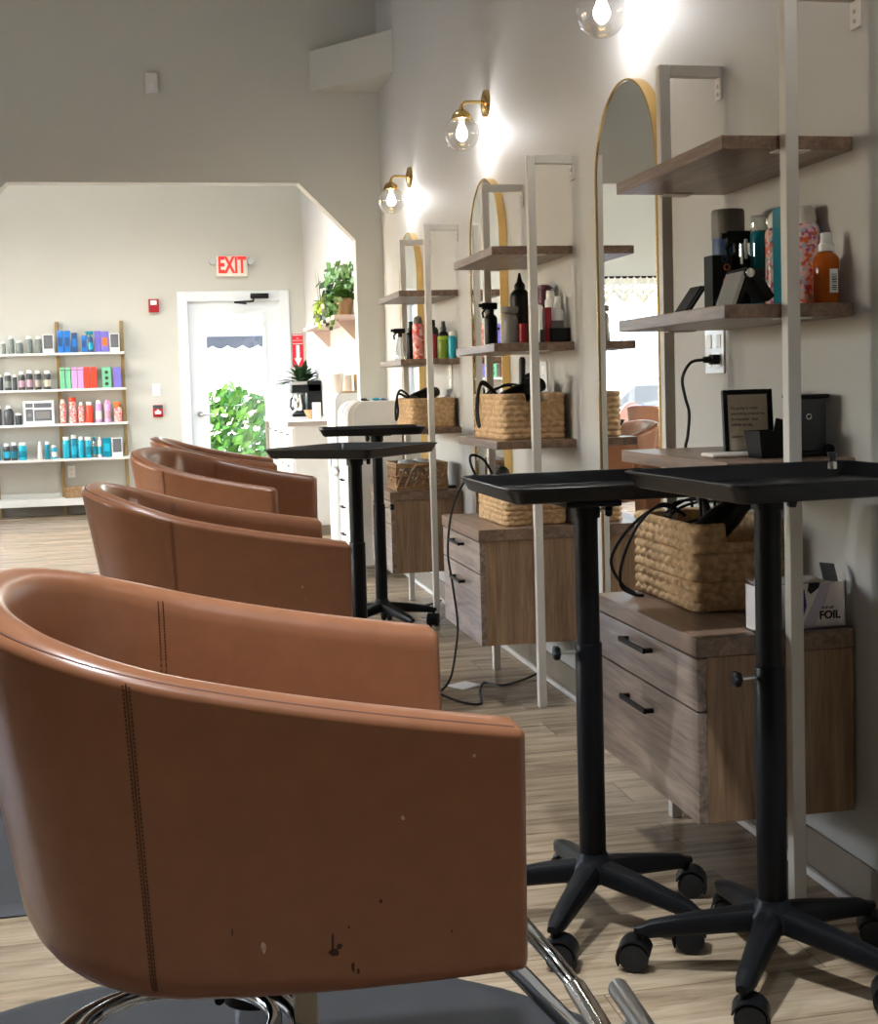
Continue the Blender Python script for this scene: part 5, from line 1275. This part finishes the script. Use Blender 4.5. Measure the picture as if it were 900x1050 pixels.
# cooler
t = thing('mini_fridge', 'white rounded fridge just beyond the wall opening, cups on top', 'fridge', (1.30, 9.4, 0))
fx0, fx1, fy0, fy1, fh = 1.165, XW-.014, 9.15, 9.62, 1.115; r = .05
P = [(fx0, .03), (fx0, fh-r)]+[(fx0+r-r*math.cos(a), fh-r+r*math.sin(a)) for a in [PI/2*k/8 for k in range(1, 9)]]+[(fx1, fh), (fx1, .03)]
B().prism(P, 'Y', fy0, fy1, smooth=True).build('body', 'whitegloss', t)
B().box((fx0-.002, fy0+.04, .06), (fx0+.02, fy1-.03, .70), .01).box((fx0-.002, fy0+.04, .72), (fx0+.02, fy1-.03, 1.05), .01).build('door', 'whitegloss', t)
B().tube([(fx0, fy0+.08, .50), (fx0-.025, fy0+.08, .50), (fx0-.025, fy0+.08, .66), (fx0, fy0+.08, .66)], .007, 8).build('handle', 'chrome', t)
for a in (fx0+.04, fx1-.05):
    for c in (fy0+.05, fy1-.05): B().cyl((a, c, 0), (a, c, .032), .018, seg=12).build('foot', 'black', t)
zc = fh
def cup(label, x, y, h, r0, r1, m, z=zc):
    o = B().lathe([(r0, .001), (r1, h), (r1-.003, h), (r0-.003, .005), (.0001, .005)], (x, y, z), 24).build('cup', m); tag(o, label, 'cup', 'cups on the fridge'); return o
tag(B().box((1.215, 9.32, zc+.0005), (1.42, 9.56, zc+.014), .004).build('serving_tray', 'tan'), 'small wooden tray under the cups on the white fridge', 'tray')
cup('tall cream tumbler, leftmost cup on the white fridge', 1.200, 9.26, .135, .034, .046, 'glassy')
cup('beige cup in the middle of the wooden tray on fridge', 1.285, 9.42, .11, .038, .042, 'glassy', zc+.014)
cup('tan cup at the right of the wooden tray on fridge', 1.375, 9.42, .115, .036, .038, 'tan', zc+.014)
o = B().lathe([(.03, .001), (.055, .03), (.075, .075), (.071, .075), (.05, .03), (.0001, .012)], (1.24, 11.25, .90), 28).build('bowl', 'tan'); tag(o, 'tan wooden bowl on the counter before the coffee maker', 'bowl')
o = B().cyl((1.22, 10.75, .9005), (1.22, 10.75, 1.04), .035, .035, seg=24, bev=.004).build('canister', 'cream'); tag(o, 'cream canister at the near end of the white counter', 'canister')
# bin
t = thing('waste_bin', 'slim white cylinder bin with black lid insert beside the white trolley', 'bin', (1.165, 8.98, 0))
B().lathe([(.066, .001), (.07, .01), (.07, .56), (.066, .57)], (1.165, 8.98, 0), 36).build('body', 'whitegloss', t)
B().lathe([(.071, .565), (.072, .57), (.072, .60), (.06, .625), (.0005, .63)], (1.165, 8.98, 0), 36).build('lid', 'steel', t)
B().box((1.145, 8.895, .575), (1.18, 8.915, .615), .003).build('latch', 'black', t)
# trolley
t = thing('white_trolley', 'cream white rolling trolley with rounded ribbed top before the wall opening', 'trolley', (1.24, 8.3, 0))
tx0, tx1, ty0, ty1, th = 1.085, XW-.012, 8.02, 8.50, 1.065; r = .085
def cap_poly(off): 
    return [(tx0+off, .07), (tx0+off, th-r)]+[(tx0+off+r-r*math.cos(a), th-r+r*math.sin(a)) for a in [PI/2*k/10 for k in range(1, 11)]]+[(tx1, th), (tx1, .07)]
B().prism(cap_poly(.012), 'Y', ty0+.02, ty1-.02, smooth=True).build('body', 'lam', t)
B().prism(cap_poly(.045), 'Y', ty0, ty0+.02, smooth=True).build('side_panel', 'lam', t)
B().prism(cap_poly(.03), 'Y', ty1-.02, ty1, smooth=True).build('side_panel', 'lam', t)
for i in range(2):
    q = B(); y0 = ty0+.06+.18*i
    pts = [(tx0+.012, y0, .86), (tx0+.012, y0, th-r)]+[(tx0+.012+r-(r+.002)*math.cos(a), y0, th-r+(r+.002)*math.sin(a)) for a in [PI/2*k/10 for k in range(1, 11)]]
    q.tube(pts, .008, 8); q.build('rib', 'whitegloss', t)
for i in range(4):
    d = B().box((tx0+.006, ty0+.03, .12+.17*i), (tx0+.02, ty1-.03, .275+.17*i), .004).build('drawer', 'lam', t)
    B().tube([(tx0+.008, ty0+.2, .24+.17*i), (tx0-.012, ty0+.2, .24+.17*i), (tx0-.012, ty0+.3, .24+.17*i), (tx0+.008, ty0+.3, .24+.17*i)], .005, 8).build('handle', 'black', d)
for a in (tx0+.06, tx1-.05):
    for c in (ty0+.05, ty1-.05):
        B().cyl((a-.012, c, .035), (a+.012, c, .035), .034, seg=20, bev=.005).box((a-.016, c-.012, .035), (a+.016, c+.012, .072), .003).build('caster', 'blackrub', t)
for i, (x, m_, l, r_) in enumerate([(1.225, 'ink', 'tiny black clip on top of the white trolley, leftmost', .017), (1.30, 'teal', 'small teal clip on top of the white trolley', .019), (1.345, 'navy', 'small navy clip at the right on the white trolley', .014)]):
    b = B().sph((x, 8.2, th+r_*.55), r_, seg=14, rings=8, sc=(1.3, 1, .55)); b.box((x-.004, 8.2-r_*1.2, th+.001), (x+.03, 8.2+r_*.5, th+.007), .002)
    tag(b.build('hair_clip', m_), l, 'clip', 'clips on the white trolley')
# wall shelf with plants
t = thing('plant_shelf', 'pale pink wooden wall shelf holding the trailing plants', 'shelf', (1.34, 10.6, 1.69))
sy0, sy1, sz = 9.6, 11.7, 1.675
B().box((1.235, sy0, sz-.03), (XW-.001, sy1, sz), .003).build('board', 'pinkwood', t)
for y in (sy0+.25, sy1-.25): B().prism([(XW-.001, sz-.03), (XW-.001, sz-.17), (XW-.02, sz-.17), (1.28, sz-.03)], 'Y', y, y+.02).build('bracket', 'pinkwood', t)
def wall_plant(label, x, y, pot, mleaf, kind, seed, potm):
    t = thing('potted_plant', label, 'plant', (x, y, sz), 'plants on the wall shelf'); r = pot
    B().lathe([(r*.7, .001), (r*.78, .01), (r, r*1.7), (r*1.03, r*1.8), (r*.92, r*1.8), (r*.88, r*1.6)], (x, y, sz), 24).build('pot', potm, t)
    zt_ = sz+r*1.6; B().cyl((x, y, zt_-.03), (x, y, zt_), r*.9, seg=18).build('soil', 'blackrub', t)
    rr = random.Random(seed); b = B()
    if kind == 'snake':
        for i in range(5):
            a = rr.uniform(0, 6.28); h = rr.uniform(.30, .42); w = .012; p = Vector((x+.03*math.cos(a), y+.03*math.sin(a), zt_)); s = Vector((math.cos(a+1), math.sin(a+1), 0))*w
            P = []
            for k in range(6): u = k/5; c = p+Vector((.05*math.cos(a)*u, .05*math.sin(a)*u, h*u)); f = (1-u*.9)*(1 if k else .6); P += [c-s*f, c+s.cross(Vector((0, 0, 1)))*.3*f, c+s*f]
            b.add(P, [[k*3+j, k*3+j+1, k*3+j+4, k*3+j+3] for k in range(5) for j in (0, 1)], 0, True)
    else:
        leafy(b, (x, y, zt_), 22, .18, .036, seed, .5, 1.1)
        for v in range(7):
            a = rr.uniform(PI*.6, PI*1.5); L = rr.uniform(.06, .20); px, py = x+r*math.cos(a), y+r*1.4*math.sin(a)
            for k in range(7):
                u = k/6; c = Vector((px+.03*math.cos(a)*min(1, u*2)+rr.uniform(-.02, .02), py+rr.uniform(-.03, .03), zt_+.03-u*L)); q = .030*rr.uniform(.7, 1.2)
                n1 = Vector((rr.uniform(-1, -.2), rr.uniform(-1, .3), rr.uniform(-.4, .4))).normalized(); t1 = n1.orthogonal().normalized(); t2 = n1.cross(t1)
                b.add([c-t1*q, c-t2*q*.7, c+t1*q, c+t2*q*.7], [[0, 1, 2, 3]])
        if kind == 'tall':
            for i in range(90):
                hh = rr.uniform(0, .27); c = Vector((x+rr.gauss(0, .05), y+rr.gauss(0, .09), zt_+hh)); c.x = min(c.x, XW-.05); q = .045*rr.uniform(.7, 1.2)
                n1 = Vector((rr.uniform(-1, 0), rr.uniform(-1, .3), rr.uniform(-.2, .9))).normalized(); t1 = n1.orthogonal().normalized(); t2 = n1.cross(t1)
                b.add([c-t1*q, c-t2*q*.6, c+t1*q, c+t2*q*.6], [[0, 1, 2, 3]])
    b.v = [(min(p[0], XW-.012), p[1], p[2]) for p in b.v]
    b.build('leaves', mleaf, t)
wall_plant('spiky upright plant at the far end of the wall shelf', 1.32, 10.95, .055, 'leafdark', 'snake', 2, 'darkgrey')
wall_plant('lime green trailing plant in the middle of the wall shelf', 1.31, 10.45, .07, 'leaflime', 'trail', 5, 'pinkwood')
wall_plant('tall dark leafed plant on the wall shelf behind the lime one', 1.33, 10.1, .06, 'leafdark', 'tall', 11, 'darkgrey')
wall_plant('yellow green bushy plant nearest the wall opening on the wall shelf', 1.33, 9.75, .07, 'leaf', 'tall', 21, 'tan')
# pink padded chair by the back window (mirror only)
t = thing('dryer_chair', 'dusty pink round backed chair by the back window, seen in the mirror', 'chair', (-1.95, 13.05, 0))
x, y = -1.95, 13.05
b = B(); P = []
for k in range(25): a = PI*k/24; P.append((x-.17*math.cos(a), .62+.30*math.sin(a)))
b.prism([(x-.17, .50)]+P+[(x+.17, .50)], 'Y', y+.10, y+.18, smooth=True).build('backrest', 'pinkvinyl', t)
B().box((x-.22, y-.28, .40), (x+.22, y+.16, .50), .035).build('seat', 'pinkvinyl', t)
B().cyl((x, y-.05, .03), (x, y-.05, .40), .03, seg=18).lathe([(.22, .001), (.22, .012), (.05, .03)], (x, y-.05, 0), 32).build('pedestal', 'chrome', t)
tag(B().box((-2.16, 12.33, .89), (-1.84, 12.58, .925), .015, rot=(.1, .12, .1)).build('folded_towel', 'towel'), 'grey towel draped over the chair by the back window, seen in the mirror', 'towel')

# ------------------------------------------------------------------ light
W = bpy.data.worlds.new('sky'); SC.world = W; W.use_nodes = True
N = W.node_tree.nodes; L = W.node_tree.links; N.clear()
out = N.new('ShaderNodeOutputWorld'); bg = N.new('ShaderNodeBackground'); sky = N.new('ShaderNodeTexSky')
sky.sky_type = 'NISHITA'; sky.sun_disc = False; sky.sun_elevation = math.radians(40); sky.sun_rotation = math.radians(-95); sky.air_density = 1.0; sky.dust_density = 2.0; sky.ozone_density = 1.0
L.new(sky.outputs[0], bg.inputs[0]); bg.inputs[1].default_value = SKY; L.new(bg.outputs[0], out.inputs[0])
sd = bpy.data.lights.new('sun', 'SUN'); so = bpy.data.objects.new('sun', sd); COL.objects.link(so)
sd.energy = SUN; sd.angle = .01; sd.color = (1, .97, .93)
so.rotation_euler = Vector((1, -.06, -.80)).to_track_quat('-Z', 'Y').to_euler(); so.location = (-8, 6, 8)
def portal(name, loc, sx, sy, direction):
    ld = bpy.data.lights.new(name, 'AREA'); ld.shape = 'RECTANGLE'; ld.size = sx; ld.size_y = sy; ld.cycles.is_portal = True
    o = bpy.data.objects.new(name, ld); COL.objects.link(o); o.location = loc; o.rotation_euler = Vector(direction).to_track_quat('-Z', 'Z').to_euler()
for h in LWH: portal('window_portal', (XL-.12, (h[0]+h[1])/2, (h[2]+h[3])/2), h[1]-h[0], h[3]-h[2], (1, 0, 0))
for h in LBH: portal('window_portal', (XLB-.12, (h[0]+h[1])/2, (h[2]+h[3])/2), h[1]-h[0], h[3]-h[2], (1, 0, 0))
portal('window_portal', ((WB[0]+WB[1])/2, YB+.13, (WB[2]+WB[3])/2), WB[1]-WB[0], WB[3]-WB[2], (0, -1, 0))
portal('door_portal', ((g0+g1)/2, YB+.13, (gz0+gz1)/2), g1-g0, gz1-gz0, (0, -1, 0))
vs_ = SC.view_settings; vs_.view_transform = 'Standard'; vs_.look = 'None'; vs_.gamma = 1; vs_.use_curve_mapping = False; vs_.exposure = EXPO
SC.display_settings.display_device = 'sRGB'
